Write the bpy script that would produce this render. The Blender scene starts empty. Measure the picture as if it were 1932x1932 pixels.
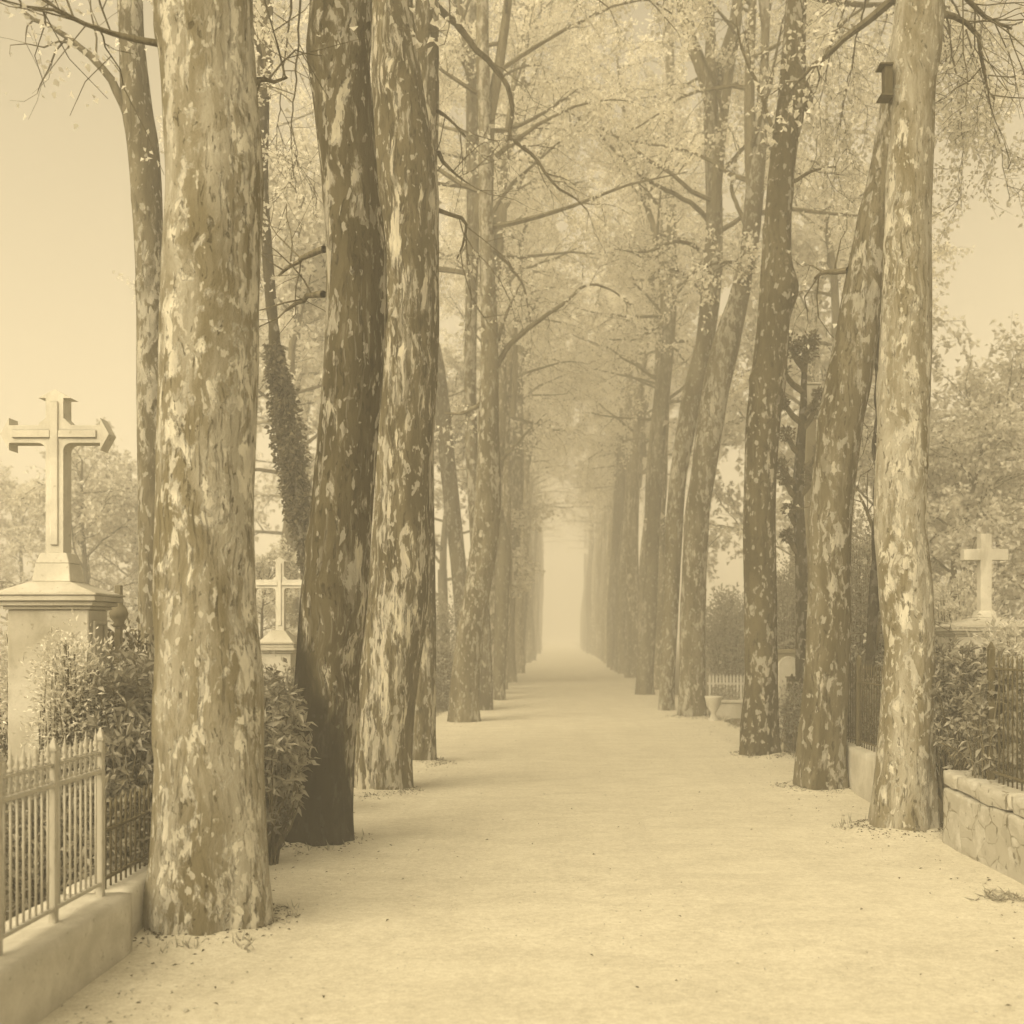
import bpy, math, random
import numpy as np
from mathutils import Vector, noise as mnoise

# ---------------------------------------------------------------- basics
S = bpy.context.scene
COL = S.collection
F, VX, HY, H = 2050.0, 1052.0, 1200.0, 1.6      # focal length, vanishing point (units of a 1932 px wide frame), eye height


def at(x, y, Y):
    return Vector(((x - VX) * Y / F, Y, H + (HY - y) * Y / F))


def sep(v):
    t = min(1.0, max(0.0, v / 0.45))
    return (v * 1.0, v * (0.82 + 0.15 * t), v * (0.37 + 0.51 * t), 1.0)


def tag(o, label=None, cat=None, group=None, kind=None):
    if label: o['label'] = label
    if cat: o['category'] = cat
    if group: o['group'] = group
    if kind: o['kind'] = kind
    return o


def thing(name, loc, label, cat, group=None):
    o = bpy.data.objects.new(name, None)
    o.empty_display_size = 0.2
    COL.objects.link(o)
    o.location = loc
    return tag(o, label, cat, group)


class MB:
    """collects vertices and faces of one mesh"""
    def __init__(s):
        s.v, s.f, s.m = [], [], []

    def add(s, verts, faces, mi=0):
        b = len(s.v)
        s.v.extend([tuple(p) for p in verts])
        s.f.extend([tuple(b + i for i in f) for f in faces])
        s.m.extend([mi] * len(faces))

    def box(s, x0, x1, y0, y1, z0, z1, ch=0.0, mi=0):
        if ch <= 0:
            vs = [(x0, y0, z0), (x1, y0, z0), (x1, y1, z0), (x0, y1, z0), (x0, y0, z1), (x1, y0, z1), (x1, y1, z1), (x0, y1, z1)]
            fs = [(0, 3, 2, 1), (4, 5, 6, 7), (0, 1, 5, 4), (1, 2, 6, 5), (2, 3, 7, 6), (3, 0, 4, 7)]
            s.add(vs, fs, mi); return
        prof = [(0.0, z0 + ch, 0), (0.0, z1 - ch, 0)]
        rings = []
        def ring(ins, z):
            c = ch
            a, b_, d, e = x0 + ins, x1 - ins, y0 + ins, y1 - ins
            return [(a + c, d, z), (b_ - c, d, z), (b_, d + c, z), (b_, e - c, z), (b_ - c, e, z), (a + c, e, z), (a, e - c, z), (a, d + c, z)]
        rs = [ring(ch, z0), ring(0, z0 + ch), ring(0, z1 - ch), ring(ch, z1)]
        vs = [p for r in rs for p in r]
        fs = [tuple(range(7, -1, -1)), tuple(24 + i for i in range(8))]
        for k in range(3):
            for i in range(8):
                j = (i + 1) % 8
                fs.append((k * 8 + i, k * 8 + j, (k + 1) * 8 + j, (k + 1) * 8 + i))
        s.add(vs, fs, mi)

    def prism4(s, c0, hx0, hy0, z0, hx1, hy1, z1, mi=0):
        """tapered box: half sizes at bottom and top"""
        x, y = c0
        vs = [(x - hx0, y - hy0, z0), (x + hx0, y - hy0, z0), (x + hx0, y + hy0, z0), (x - hx0, y + hy0, z0),
              (x - hx1, y - hy1, z1), (x + hx1, y - hy1, z1), (x + hx1, y + hy1, z1), (x - hx1, y + hy1, z1)]
        s.add(vs, [(0, 3, 2, 1), (4, 5, 6, 7), (0, 1, 5, 4), (1, 2, 6, 5), (2, 3, 7, 6), (3, 0, 4, 7)], mi)

    def lathe(s, c, prof, seg=10, mi=0):
        vs, fs = [], []
        for r, z in prof:
            for k in range(seg):
                a = 2 * math.pi * k / seg
                vs.append((c[0] + r * math.cos(a), c[1] + r * math.sin(a), c[2] + z))
        n = len(prof)
        for i in range(n - 1):
            for k in range(seg):
                j = (k + 1) % seg
                fs.append((i * seg + k, i * seg + j, (i + 1) * seg + j, (i + 1) * seg + k))
        fs.append(tuple(range(seg - 1, -1, -1)))
        fs.append(tuple((n - 1) * seg + k for k in range(seg)))
        s.add(vs, fs, mi)

    def tube(s, pts, rad, seg=6, mi=0, cap=True):
        pts = [Vector(p) for p in pts]
        vs, fs = [], []
        n = len(pts)
        up = Vector((0.13, 0.21, 0.97))
        for i, p in enumerate(pts):
            d = (pts[min(n - 1, i + 1)] - pts[max(0, i - 1)])
            if d.length < 1e-9: d = Vector((0, 0, 1))
            d.normalize()
            a = d.cross(up)
            if a.length < 0.05: a = d.cross(Vector((1, 0, 0)))
            a.normalize(); b = d.cross(a)
            for k in range(seg):
                t = 2 * math.pi * k / seg
                vs.append(p + (a * math.cos(t) + b * math.sin(t)) * rad[i])
        for i in range(n - 1):
            for k in range(seg):
                j = (k + 1) % seg
                fs.append((i * seg + k, i * seg + j, (i + 1) * seg + j, (i + 1) * seg + k))
        if cap:
            fs.append(tuple(range(seg - 1, -1, -1)))
            fs.append(tuple((n - 1) * seg + k for k in range(seg)))
        s.add(vs, fs, mi)

    def poly_extrude_y(s, outline, y0, y1, mi=0):
        """outline [(x,z)] extruded along y"""
        n = len(outline)
        vs = [(x, y0, z) for x, z in outline] + [(x, y1, z) for x, z in outline]
        fs = [tuple(range(n)), tuple(range(2 * n - 1, n - 1, -1))]
        for i in range(n):
            j = (i + 1) % n
            fs.append((j, i, n + i, n + j))
        s.add(vs, fs, mi)

    def build(s, name, mats, parent=None, origin=(0, 0, 0), smooth=False, bevel=0.0):
        me = bpy.data.meshes.new(name)
        o = Vector(origin)
        me.from_pydata([(p[0] - o.x, p[1] - o.y, p[2] - o.z) for p in s.v], [], s.f)
        mats = mats if isinstance(mats, (list, tuple)) else [mats]
        for m in mats: me.materials.append(m)
        if len(mats) > 1: me.polygons.foreach_set('material_index', s.m)
        if smooth: me.polygons.foreach_set('use_smooth', [True] * len(s.f))
        me.update()
        ob = bpy.data.objects.new(name, me)
        COL.objects.link(ob)
        if parent is not None: ob.parent = parent
        else: ob.location = o
        if bevel > 0:
            b = ob.modifiers.new('edge', 'BEVEL'); b.width = bevel; b.segments = 2; b.limit_method = 'ANGLE'
        return ob


def quad_mesh(name, V, Q, mi, mats, smooth=True):
    """mesh from numpy quads"""
    me = bpy.data.meshes.new(name)
    V = np.asarray(V, dtype=np.float32); Q = np.asarray(Q, dtype=np.int32)
    me.vertices.add(len(V)); me.vertices.foreach_set('co', V.ravel())
    me.loops.add(Q.size); me.loops.foreach_set('vertex_index', Q.ravel())
    me.polygons.add(len(Q))
    me.polygons.foreach_set('loop_start', np.arange(0, Q.size, 4, dtype=np.int32))
    for m in mats: me.materials.append(m)
    me.polygons.foreach_set('material_index', np.asarray(mi, dtype=np.int32))
    me.polygons.foreach_set('use_smooth', np.full(len(Q), smooth))
    me.update(calc_edges=True)
    return me


def link(name, me, parent=None, loc=(0, 0, 0)):
    o = bpy.data.objects.new(name, me); COL.objects.link(o)
    if parent is not None: o.parent = parent
    o.location = loc
    return o


def copy_tree(o, parent=None):
    c = o.copy(); COL.objects.link(c); c.parent = parent
    for ch in list(o.children): copy_tree(ch, c)
    return c


# ---------------------------------------------------------------- materials
class NT:
    def __init__(s, name):
        s.mat = bpy.data.materials.new(name); s.mat.use_nodes = True
        s.t = s.mat.node_tree; s.n = s.t.nodes; s.l = s.t.links
        s.bsdf = s.n['Principled BSDF']; s.out = s.n['Material Output']

    def node(s, typ, **kw):
        n = s.n.new(typ)
        for k, v in kw.items(): setattr(n, k, v)
        return n

    def lk(s, a, b): s.l.new(a, b)

    def coords(s, scale=(1, 1, 1), rnd=True, kind='Object'):
        tc = s.node('ShaderNodeTexCoord')
        src = tc.outputs[kind]
        if rnd:
            oi = s.node('ShaderNodeObjectInfo')
            mu = s.node('ShaderNodeMath', operation='MULTIPLY'); mu.inputs[1].default_value = 137.0
            s.lk(oi.outputs['Random'], mu.inputs[0])
            ad = s.node('ShaderNodeVectorMath', operation='ADD')
            s.lk(src, ad.inputs[0]); s.lk(mu.outputs[0], ad.inputs[1]); src = ad.outputs[0]
        mp = s.node('ShaderNodeVectorMath', operation='MULTIPLY'); mp.inputs[1].default_value = scale
        s.lk(src, mp.inputs[0])
        return mp.outputs[0]

    def noise(s, vec, scale, detail=4, rough=0.55, dist=0.0):
        n = s.node('ShaderNodeTexNoise')
        n.inputs['Scale'].default_value = scale; n.inputs['Detail'].default_value = detail
        n.inputs['Roughness'].default_value = rough; n.inputs['Distortion'].default_value = dist
        s.lk(vec, n.inputs['Vector'])
        return n.outputs['Fac']

    def step(s, val, a, b):
        r = s.node('ShaderNodeMapRange'); r.interpolation_type = 'SMOOTHSTEP'
        r.inputs['From Min'].default_value = a; r.inputs['From Max'].default_value = b
        s.lk(val, r.inputs['Value'])
        return r.outputs[0]

    def mix(s, fac, a, b, blend='MIX'):
        m = s.node('ShaderNodeMix', data_type='RGBA', blend_type=blend)
        for sock, v in ((m.inputs[0], fac), (m.inputs[6], a), (m.inputs[7], b)):
            if hasattr(v, 'is_linked'): s.lk(v, sock)
            else: sock.default_value = v
        return m.outputs[2]

    def math(s, op, a, b):
        m = s.node('ShaderNodeMath', operation=op)
        for sock, v in zip(m.inputs, (a, b)):
            if hasattr(v, 'is_linked'): s.lk(v, sock)
            else: sock.default_value = v
        return m.outputs[0]

    def bump(s, h, strength, dist=0.02):
        b = s.node('ShaderNodeBump'); b.inputs['Strength'].default_value = strength; b.inputs['Distance'].default_value = dist
        s.lk(h, b.inputs['Height']); s.lk(b.outputs[0], s.bsdf.inputs['Normal'])

    def fin(s, col, rough=0.9, spec=0.15):
        if hasattr(col, 'is_linked'): s.lk(col, s.bsdf.inputs['Base Color'])
        else: s.bsdf.inputs['Base Color'].default_value = col
        s.bsdf.inputs['Roughness'].default_value = rough
        s.bsdf.inputs['Specular IOR Level'].default_value = spec
        return s.mat


def bark(name, base, pale, dark, k=1.0, pale_amt=0.53, dark_amt=0.60, stain_shade=None, zs=.28, streak=.35, fleck=.66, fz=.5, fk=16):
    m = NT(name)
    wob = m.node('ShaderNodeTexNoise'); wob.inputs['Scale'].default_value = 3.0; wob.inputs['Detail'].default_value = 2
    src = m.coords((1, 1, 1)); m.lk(src, wob.inputs['Vector'])
    sb = m.node('ShaderNodeVectorMath', operation='SUBTRACT'); m.lk(wob.outputs['Color'], sb.inputs[0]); sb.inputs[1].default_value = (.5, .5, .5)
    sc = m.node('ShaderNodeVectorMath', operation='SCALE'); m.lk(sb.outputs[0], sc.inputs[0]); sc.inputs['Scale'].default_value = .10
    ad = m.node('ShaderNodeVectorMath', operation='ADD'); m.lk(src, ad.inputs[0]); m.lk(sc.outputs[0], ad.inputs[1])

    def st(z):
        n = m.node('ShaderNodeVectorMath', operation='MULTIPLY'); n.inputs[1].default_value = (1, 1, z); m.lk(ad.outputs[0], n.inputs[0]); return n.outputs[0]
    v, v2, v3 = st(zs), st(.07), st(zs * .75)
    big = m.noise(st(.22), 3.4 * k, 6, 0.62, 0.3)
    c = m.mix(m.step(big, 0.36, 0.64), sep(base * 0.62), sep(base * 1.30))
    area = m.noise(st(.16), 2.6 * k, 3, 0.55)                      # where plates have come off
    bias = m.math('MULTIPLY', m.math('SUBTRACT', area, 0.5), 0.62)
    q1 = m.math('ADD', m.noise(v, 11 * k, 5, 0.60, 0.35), bias)
    f0 = m.step(q1, pale_amt - .045, pale_amt - .015)             # half shed rim
    c = m.mix(m.math('MULTIPLY', f0, .55), c, sep((base + pale) * .5))
    f1 = m.step(q1, pale_amt, pale_amt + 0.02)
    tone = m.noise(v, 7.0, 3, .6)
    c = m.mix(f1, c, m.mix(m.step(tone, .3, .7), sep(pale * 0.72), sep(pale * 1.12)))
    q2 = m.math('ADD', m.noise(st(fz), fk * k, 2.5, 0.5, 0.15), m.math('MULTIPLY', bias, .3))
    f2 = m.step(q2, fleck - .014, fleck + 0.014)                  # small pale flecks
    c = m.mix(m.math('MULTIPLY', f2, 0.8), c, sep(pale * .95))
    d0 = m.noise(v3, 10 * k, 5, 0.62, 0.3)
    c = m.mix(m.math('MULTIPLY', m.step(d0, dark_amt - 0.045, dark_amt), 0.6), c, sep((dark * 1.5 + base) * 0.5))
    d1 = m.noise(v3, 24 * k, 4, 0.62, 0.5)
    f3 = m.step(d1, dark_amt + 0.02, dark_amt + 0.055)
    c = m.mix(m.math('MULTIPLY', f3, 0.7), c, sep(dark))
    d2 = m.noise(v2, 42 * k, 4, 0.65, 0.1)                         # vertical fissures, patchy
    ff = m.math('MULTIPLY', m.step(d2, 0.54, 0.68), m.step(m.noise(st(.3), 2.1, 3), .42, .62))
    c = m.mix(m.math('MULTIPLY', ff, streak + .25), c, sep(dark * 1.2))
    lt = m.math('MULTIPLY', m.step(m.noise(st(.05), 30 * k, 3, .6), .56, .66), m.step(m.noise(st(.2), 2.7, 3), .46, .62))
    c = m.mix(m.math('MULTIPLY', lt, streak), c, sep(pale * .9))   # long bare streaks
    fine = m.noise(st(.4), 120, 4, 0.75)
    c = m.mix(0.38, c, m.mix(fine, sep(base * .25), sep(min(.95, base * 2.2))), 'OVERLAY')
    if stain_shade:                                  # damp blackened bark plus shrub shade painted into the colour, ragged outline
        zlo, zhi, ang = stain_shade
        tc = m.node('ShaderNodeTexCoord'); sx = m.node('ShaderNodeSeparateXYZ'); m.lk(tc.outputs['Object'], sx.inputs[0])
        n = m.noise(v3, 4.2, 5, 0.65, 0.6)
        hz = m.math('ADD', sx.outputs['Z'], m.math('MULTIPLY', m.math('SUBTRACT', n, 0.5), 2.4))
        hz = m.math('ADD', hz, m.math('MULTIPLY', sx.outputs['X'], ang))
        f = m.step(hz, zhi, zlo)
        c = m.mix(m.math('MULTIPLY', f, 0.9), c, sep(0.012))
    oi = m.node('ShaderNodeObjectInfo')
    c = m.mix(1.0, c, oi.outputs['Color'], 'MULTIPLY')
    h = m.math('ADD', m.math('MULTIPLY', f1, -0.5), m.math('MULTIPLY', fine, 0.5))
    h = m.math('ADD', h, m.math('MULTIPLY', ff, -0.6))
    h = m.math('ADD', h, m.math('MULTIPLY', f3, -0.6))
    h = m.math('ADD', h, m.math('MULTIPLY', d0, 0.8))
    m.bump(h, 0.85, 0.018)
    return m.fin(c, 0.95, 0.08)


def leafmat(name, v, var=0.5, trans=0.45, rough=0.6, spec=0.3):
    m = NT(name)
    co = m.coords((1, 1, 1), rnd=True)
    n = m.noise(co, 0.9, 3, 0.6)
    g = m.node('ShaderNodeNewGeometry')
    wn = m.node('ShaderNodeTexWhiteNoise'); m.lk(g.outputs['Position'], wn.inputs['Vector'])
    isl = g.outputs['Random Per Island']
    a = m.mix(m.step(n, .3, .7), sep(v * (1 - var)), sep(v * (1 + var * .7)))
    b = m.mix(m.math('MULTIPLY', isl, 0.8), a, sep(v * (1 + var)))
    m.lk(b, m.bsdf.inputs['Base Color'])
    m.bsdf.inputs['Roughness'].default_value = rough
    m.bsdf.inputs['Specular IOR Level'].default_value = spec
    tr = m.node('ShaderNodeBsdfTranslucent'); m.lk(b, tr.inputs['Color'])
    mx = m.node('ShaderNodeMixShader'); mx.inputs[0].default_value = trans
    m.lk(m.bsdf.outputs[0], mx.inputs[1]); m.lk(tr.outputs[0], mx.inputs[2])
    m.lk(mx.outputs[0], m.out.inputs['Surface'])
    return m.mat


def stone(name, v, stain_shade=0.35, scale=1.0, rough=0.9, drip=True):
    m = NT(name)
    co = m.coords((1, 1, 1))
    a = m.noise(co, 2.5 * scale, 5, 0.6, 0.3)
    c = m.mix(m.step(a, .32, .68), sep(v * .82), sep(v * 1.12))
    fine = m.noise(co, 60 * scale, 3, 0.7)
    c = m.mix(0.2, c, m.mix(fine, sep(v * .35), sep(min(.9, v * 1.6))), 'OVERLAY')
    co2 = m.coords((1, 1, 0.35 if drip else 1))
    st = m.step(m.noise(co2, 4.5 * scale, 5, 0.65, 0.6), 0.56, 0.74)
    c = m.mix(m.math('MULTIPLY', st, stain_shade), c, sep(v * .28))
    sp = m.step(m.noise(co, 26 * scale, 2, 0.5), 0.68, 0.73)
    c = m.mix(m.math('MULTIPLY', sp, stain_shade * .9), c, sep(v * .3))
    h = m.math('ADD', m.math('MULTIPLY', fine, .5), m.math('MULTIPLY', a, 0.8))
    m.bump(h, 0.5, 0.01)
    return m.fin(c, rough, 0.1)


def rubble(name, v):
    m = NT(name)
    co = m.coords((1, 1, 1.25), rnd=False)
    wn = m.node('ShaderNodeTexNoise'); wn.inputs['Scale'].default_value = 6; m.lk(co, wn.inputs['Vector'])
    mx = m.node('ShaderNodeMix', data_type='VECTOR'); mx.inputs[0].default_value = .09; m.lk(co, mx.inputs[4]); m.lk(wn.outputs['Color'], mx.inputs[5])
    vo = m.node('ShaderNodeTexVoronoi', feature='DISTANCE_TO_EDGE'); vo.inputs['Scale'].default_value = 5.2; m.lk(mx.outputs[1], vo.inputs['Vector'])
    v2 = m.node('ShaderNodeTexVoronoi'); v2.inputs['Scale'].default_value = 5.2; m.lk(mx.outputs[1], v2.inputs['Vector'])
    sx = m.node('ShaderNodeSeparateColor'); m.lk(v2.outputs['Color'], sx.inputs[0])
    c = m.mix(sx.outputs[0], sep(v * .78), sep(v * 1.12))
    n = m.noise(co, 9, 5, .65, .3)
    c = m.mix(m.step(n, .35, .68), sep(v * .8), c)
    crack = m.math('MULTIPLY', m.step(vo.outputs['Distance'], .05, .008), m.step(m.noise(co, 3.1, 3), .46, .60))
    c = m.mix(m.math('MULTIPLY', crack, .7), c, sep(v * .3))
    hole = m.step(m.noise(m.coords((1, 1, .45), rnd=False), 17, 4, .6, .5), .635, .67)
    c = m.mix(m.math('MULTIPLY', hole, .6), c, sep(v * .22))
    fine = m.noise(co, 70, 3, .7)
    h = m.math('ADD', m.math('MULTIPLY', m.step(vo.outputs['Distance'], 0, .05), .15), m.math('MULTIPLY', fine, .4))
    m.bump(m.math('ADD', h, m.math('MULTIPLY', hole, -1.0)), .8, .02)
    return m.fin(c, .95, .08)


def paint(name, v, rough=0.6, wear=0.3):
    m = NT(name)
    co = m.coords((1, 1, .5))
    n = m.noise(co, 18, 4, .65)
    c = m.mix(m.math('MULTIPLY', m.step(n, .5, .7), wear), sep(v), sep(v * .35))
    m.bump(n, .25, .004)
    return m.fin(c, rough, 0.25)


M = {}
M['bark'] = bark('plane_bark', 0.185, 0.54, 0.06, 1.0, 0.585, 0.60, zs=.42, fleck=.615, fz=.55, fk=15, streak=.25)
M['bark_near'] = bark('plane_bark_near', 0.31, 0.60, 0.07, 1.25, 0.555, 0.605, zs=.46, streak=.32, fleck=.625, fz=.5, fk=18)
M['bark_dark'] = bark('plane_bark_speckled', 0.125, 0.54, 0.045, 1.0, 0.63, 0.585, zs=.5, fleck=.60, fz=.6, fk=14, streak=.2)
M['bark_streak'] = bark('plane_bark_streaked', 0.135, 0.56, 0.045, 1.1, 0.565, 0.585, zs=.2, fleck=.61, fz=.45, fk=17, streak=.55)
M['bark_stain_shade'] = bark('plane_bark_stain_shade', 0.13, 0.56, 0.045, 1.1, 0.58, 0.58, stain_shade=(1.15, 1.75, 2.8), zs=.3, fleck=.61, fz=.5, fk=16, streak=.35)
M['twig'] = bark('twig_bark', 0.19, 0.27, 0.09, 2.0, 0.62, 0.60)
M['leaf'] = leafmat('young_plane_leaf', 0.8, 0.28, 0.5, 0.6, 0.2)
M['leaf_bg'] = leafmat('background_leaf', 0.62, 0.4, 0.45)
M['leaf_laurel'] = leafmat('laurel_leaf', 0.22, 0.75, 0.25, 0.4, 0.5)
M['leaf_conifer'] = leafmat('conifer_scale', 0.26, 0.55, 0.2)
M['leaf_pale'] = leafmat('pale_conifer_scale', 0.6, 0.5, 0.25)
M['leaf_yew'] = leafmat('yew_needle', 0.14, 0.5, 0.15)
M['leaf_ivy'] = leafmat('ivy_leaf', 0.12, 0.6, 0.12, 0.45, 0.35)
M['tomb'] = stone('tomb_stone', 0.47, 0.45)
M['cross'] = stone('cross_stone', 0.6, 0.35)
M['kerb'] = stone('kerb_render', 0.5, 0.45, 1.3)
M['rubble'] = rubble('rubble_stone', 0.48)
M['grey_stone'] = stone('grey_stone', 0.25, 0.4)
M['iron_pale'] = paint('pale_painted_iron', 0.40, .55, .4)
M['iron_dark'] = paint('rusty_dark_iron', 0.10, .7, .5)
M['wood_dark'] = paint('weathered_box_wood', 0.08, .8, .5)
M['white_wood'] = paint('white_picket_wood', 0.5, .7, .3)


def ground_mat(name, v, litter):
    m = NT(name)
    co = m.coords((1, 1, 1), rnd=False)
    a = m.noise(co, 0.5, 6, .62, .5)
    c = m.mix(m.step(a, .3, .7), sep(v * .84), sep(v * 1.10))
    b = m.noise(m.coords((.55, 1.0, 1), rnd=False), 3.6, 7, .72, .4)       # raked and trodden smudges
    c = m.mix(0.6, c, m.mix(m.step(b, .36, .64), sep(v * .80), sep(v * 1.14)))
    rut = m.noise(m.coords((1.0, .06, 1), rnd=False), 3.2, 4, .6, .2)
    c = m.mix(m.math('MULTIPLY', m.step(rut, .50, .66), .5), c, sep(v * .84))
    e = m.noise(m.coords((.9, 1, 1), rnd=False), 31, 6, .75, .2)
    c = m.mix(.38, c, m.mix(m.step(e, .34, .68), sep(v * .66), sep(min(.9, v * 1.22))))
    g = m.noise(co, 110, 4, .8)
    c = m.mix(.6, c, m.mix(g, sep(v * .25), sep(min(.95, v * 1.7))), 'OVERLAY')
    w = m.step(m.noise(m.coords((.6, 1, 1), rnd=False), 48, 3, .65, .6), .655, .70)
    c = m.mix(m.math('MULTIPLY', m.math('MULTIPLY', w, m.step(m.noise(co, 1.1, 3), .45, .6)), litter), c, sep(v * .42))
    h = m.math('ADD', m.math('MULTIPLY', b, 1.0), m.math('ADD', m.math('MULTIPLY', g, .35), m.math('MULTIPLY', e, .2)))
    m.bump(h, .5, .015)
    return m.fin(c, .98, .05)


M['path'] = ground_mat('sandy_path', 0.55, .7)
M['soil'] = ground_mat('plot_soil', 0.22, .7)


# ---------------------------------------------------------------- sky, sun, camera, haze
TINT = (1.0, 0.832, 0.54, 1)
SUN_EL, SUN_AZ = math.radians(40), math.radians(217)     # azimuth clockwise from +Y: behind the camera, to the left
w = bpy.data.worlds.new("World"); S.world = w; w.use_nodes = True
nt = w.node_tree; bg = nt.nodes['Background']
sky = nt.nodes.new('ShaderNodeTexSky'); sky.sky_type = 'NISHITA'; sky.sun_disc = False
sky.sun_elevation = SUN_EL; sky.sun_rotation = SUN_AZ; sky.dust_density = 4.0; sky.air_density = 1.0
bw = nt.nodes.new('ShaderNodeRGBToBW'); nt.links.new(sky.outputs[0], bw.inputs[0])
tn = nt.nodes.new('ShaderNodeMix'); tn.data_type = 'RGBA'; tn.blend_type = 'MULTIPLY'; tn.inputs[0].default_value = 1
nt.links.new(bw.outputs[0], tn.inputs[6]); tn.inputs[7].default_value = TINT
nt.links.new(tn.outputs[2], bg.inputs[0]); bg.inputs[1].default_value = 0.085
sd = bpy.data.lights.new('sun', 'SUN'); sd.energy = 1.5; sd.angle = math.radians(60); sd.color = (1.0, 0.843, 0.545)
so = bpy.data.objects.new('sun', sd); COL.objects.link(so)
dirv = Vector((math.sin(SUN_AZ) * math.cos(SUN_EL), math.cos(SUN_AZ) * math.cos(SUN_EL), math.sin(SUN_EL)))
so.rotation_euler = dirv.to_track_quat('Z', 'Y').to_euler(); so.location = dirv * 60

cd = bpy.data.cameras.new('camera'); cam = bpy.data.objects.new('camera', cd); COL.objects.link(cam)
cam.location = (0, 0, H); cam.rotation_euler = (math.radians(90), 0, 0)
cd.sensor_width = 36; cd.lens = F / 1932 * 36
cd.shift_x = -(VX - 966) / 1932; cd.shift_y = (HY - 966) / 1932
cd.clip_start = 0.05; cd.clip_end = 3000
cd.dof.use_dof = True; cd.dof.focus_distance = 8.6; cd.dof.aperture_fstop = 2.2
S.camera = cam
S.view_settings.view_transform = 'Standard'; S.view_settings.look = 'None'; S.view_settings.gamma = 1
S.view_settings.exposure = 1.58
S.cycles.use_denoising = True
S.cycles.max_bounces = 10; S.cycles.diffuse_bounces = 6; S.cycles.transmission_bounces = 3; S.cycles.volume_bounces = 3
S.cycles.sample_clamp_indirect = 4

HAZE = 0.0125
hm = bpy.data.materials.new('haze_air'); hm.use_nodes = True
ht = hm.node_tree; ht.nodes.remove(ht.nodes['Principled BSDF'])
pv = ht.nodes.new('ShaderNodeVolumePrincipled'); pv.inputs['Density'].default_value = HAZE
pv.inputs['Color'].default_value = (0.97, 0.95, 0.90, 1); pv.inputs['Anisotropy'].default_value = 0.0
ht.links.new(pv.outputs[0], ht.nodes['Material Output'].inputs['Volume'])
hb = MB(); hb.box(-70, 70, -25, 330, -1.2, 25)
tag(hb.build('haze', hm), 'pale mist filling the avenue and whitening the far trees', 'haze', kind='stuff')

# ---------------------------------------------------------------- ground
g = MB(); g.add([(-65, -20, 0), (65, -20, 0), (65, 322, 0), (-65, 322, 0)], [(0, 1, 2, 3)])
tag(g.build('ground', M['soil']), 'dark soil of the burial plots beside the avenue', 'ground', kind='structure')
pm = MB(); vs = []; fs = []
ys = list(np.concatenate([np.concatenate([np.arange(-14, 3.5, .5), np.arange(3.5, 16, .12), np.arange(16, 30, .25)]), np.arange(30, 318, 2.0)]))
nx = 64
FEET = [(-1.92, 5.95, .30), (-1.97, 8.35, .29), (-1.85, 11.0, .28), (-1.7, 13.5, .16), (2.81, 8.85, .27), (2.72, 11.3, .25), (2.73, 14.4, .26), (2.62, 21.1, .26)]
for i, y in enumerate(ys):
    el = -2.62 + 0.30 * mnoise.noise(Vector((0, y * .9, 3.1))) if y > 8 else -2.9
    er = 3.25 + 0.35 * mnoise.noise(Vector((9, y * .9, 1.7))) if y > 13 else 3.2
    for k in range(nx + 1):
        x = el + (er - el) * k / nx
        z = 0.006 + 0.012 * (mnoise.noise(Vector((x * .8, y * .35, 0))) + .6) if 0 < k < nx else 0.004
        if 0 < k < nx:
            for fx, fy, fr in FEET:
                dd = math.hypot(x - fx, y - fy) - fr
                if dd < .6: z += (.05 + .035 * mnoise.noise(Vector((x * 5, y * 5, 2)))) * math.exp(-(max(0, dd) / .17) ** 2)
        vs.append((x, y, max(.004, z)))
for i in range(len(ys) - 1):
    for k in range(nx):
        a = i * (nx + 1) + k
        fs.append((a, a + 1, a + nx + 2, a + nx + 1))
pm.add(vs, fs)
tag(pm.build('path', M['path'], smooth=True), 'pale sandy path running straight between two rows of plane trees', 'path', kind='structure')

rng = np.random.default_rng(11)
R = random.Random(5)


# ---------------------------------------------------------------- foliage helpers
def unit(a):
    return a / np.maximum(1e-9, np.linalg.norm(a, axis=-1, keepdims=True))


def leaves(P, D, ln, wd, rg, up=0.5, fold=0.25):
    """four-corner folded leaves at points P pointing along D"""
    n = len(P)
    D = unit(D)
    N = unit(rg.normal(size=(n, 3)) + np.array([0, 0, up * 2]))
    T = unit(np.cross(D, N)); N = np.cross(T, D)
    L = (ln * rg.uniform(.45, 1.35, n))[:, None]; W = (wd * rg.uniform(.6, 1.3, n))[:, None]
    a = P; c = P + D * L - N * L * .18
    b = P + D * L * .48 + T * W * .5 + N * W * fold
    d = P + D * L * .48 - T * W * .5 + N * W * fold
    V = np.stack([a, b, c, d], 1).reshape(-1, 3)
    Q = np.arange(4 * n).reshape(-1, 4)
    return V, Q


def tubes_quads(paths):
    """list of (pts(n,3), radii(n), seg) -> V,Q (open tubes)"""
    Vs, Qs, b = [], [], 0
    for pts, rad, seg in paths:
        pts = np.asarray(pts, float); n = len(pts)
        d = np.gradient(pts, axis=0); d = unit(d)
        up = np.where(np.abs(d[:, 2:3]) > .9, np.array([[1., 0, 0]]), np.array([[0, 0, 1.]]))
        a = unit(np.cross(d, up)); bb = np.cross(d, a)
        t = np.arange(seg) * 2 * math.pi / seg
        ring = pts[:, None, :] + (a[:, None, :] * np.cos(t)[None, :, None] + bb[:, None, :] * np.sin(t)[None, :, None]) * np.asarray(rad)[:, None, None]
        Vs.append(ring.reshape(-1, 3))
        i = np.arange(n - 1)[:, None] * seg; k = np.arange(seg)[None, :]; k2 = (k + 1) % seg
        Qs.append(np.stack([i + k, i + k2, i + seg + k2, i + seg + k], -1).reshape(-1, 4) + b)
        b += n * seg
    return np.concatenate(Vs), np.concatenate(Qs)


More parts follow.
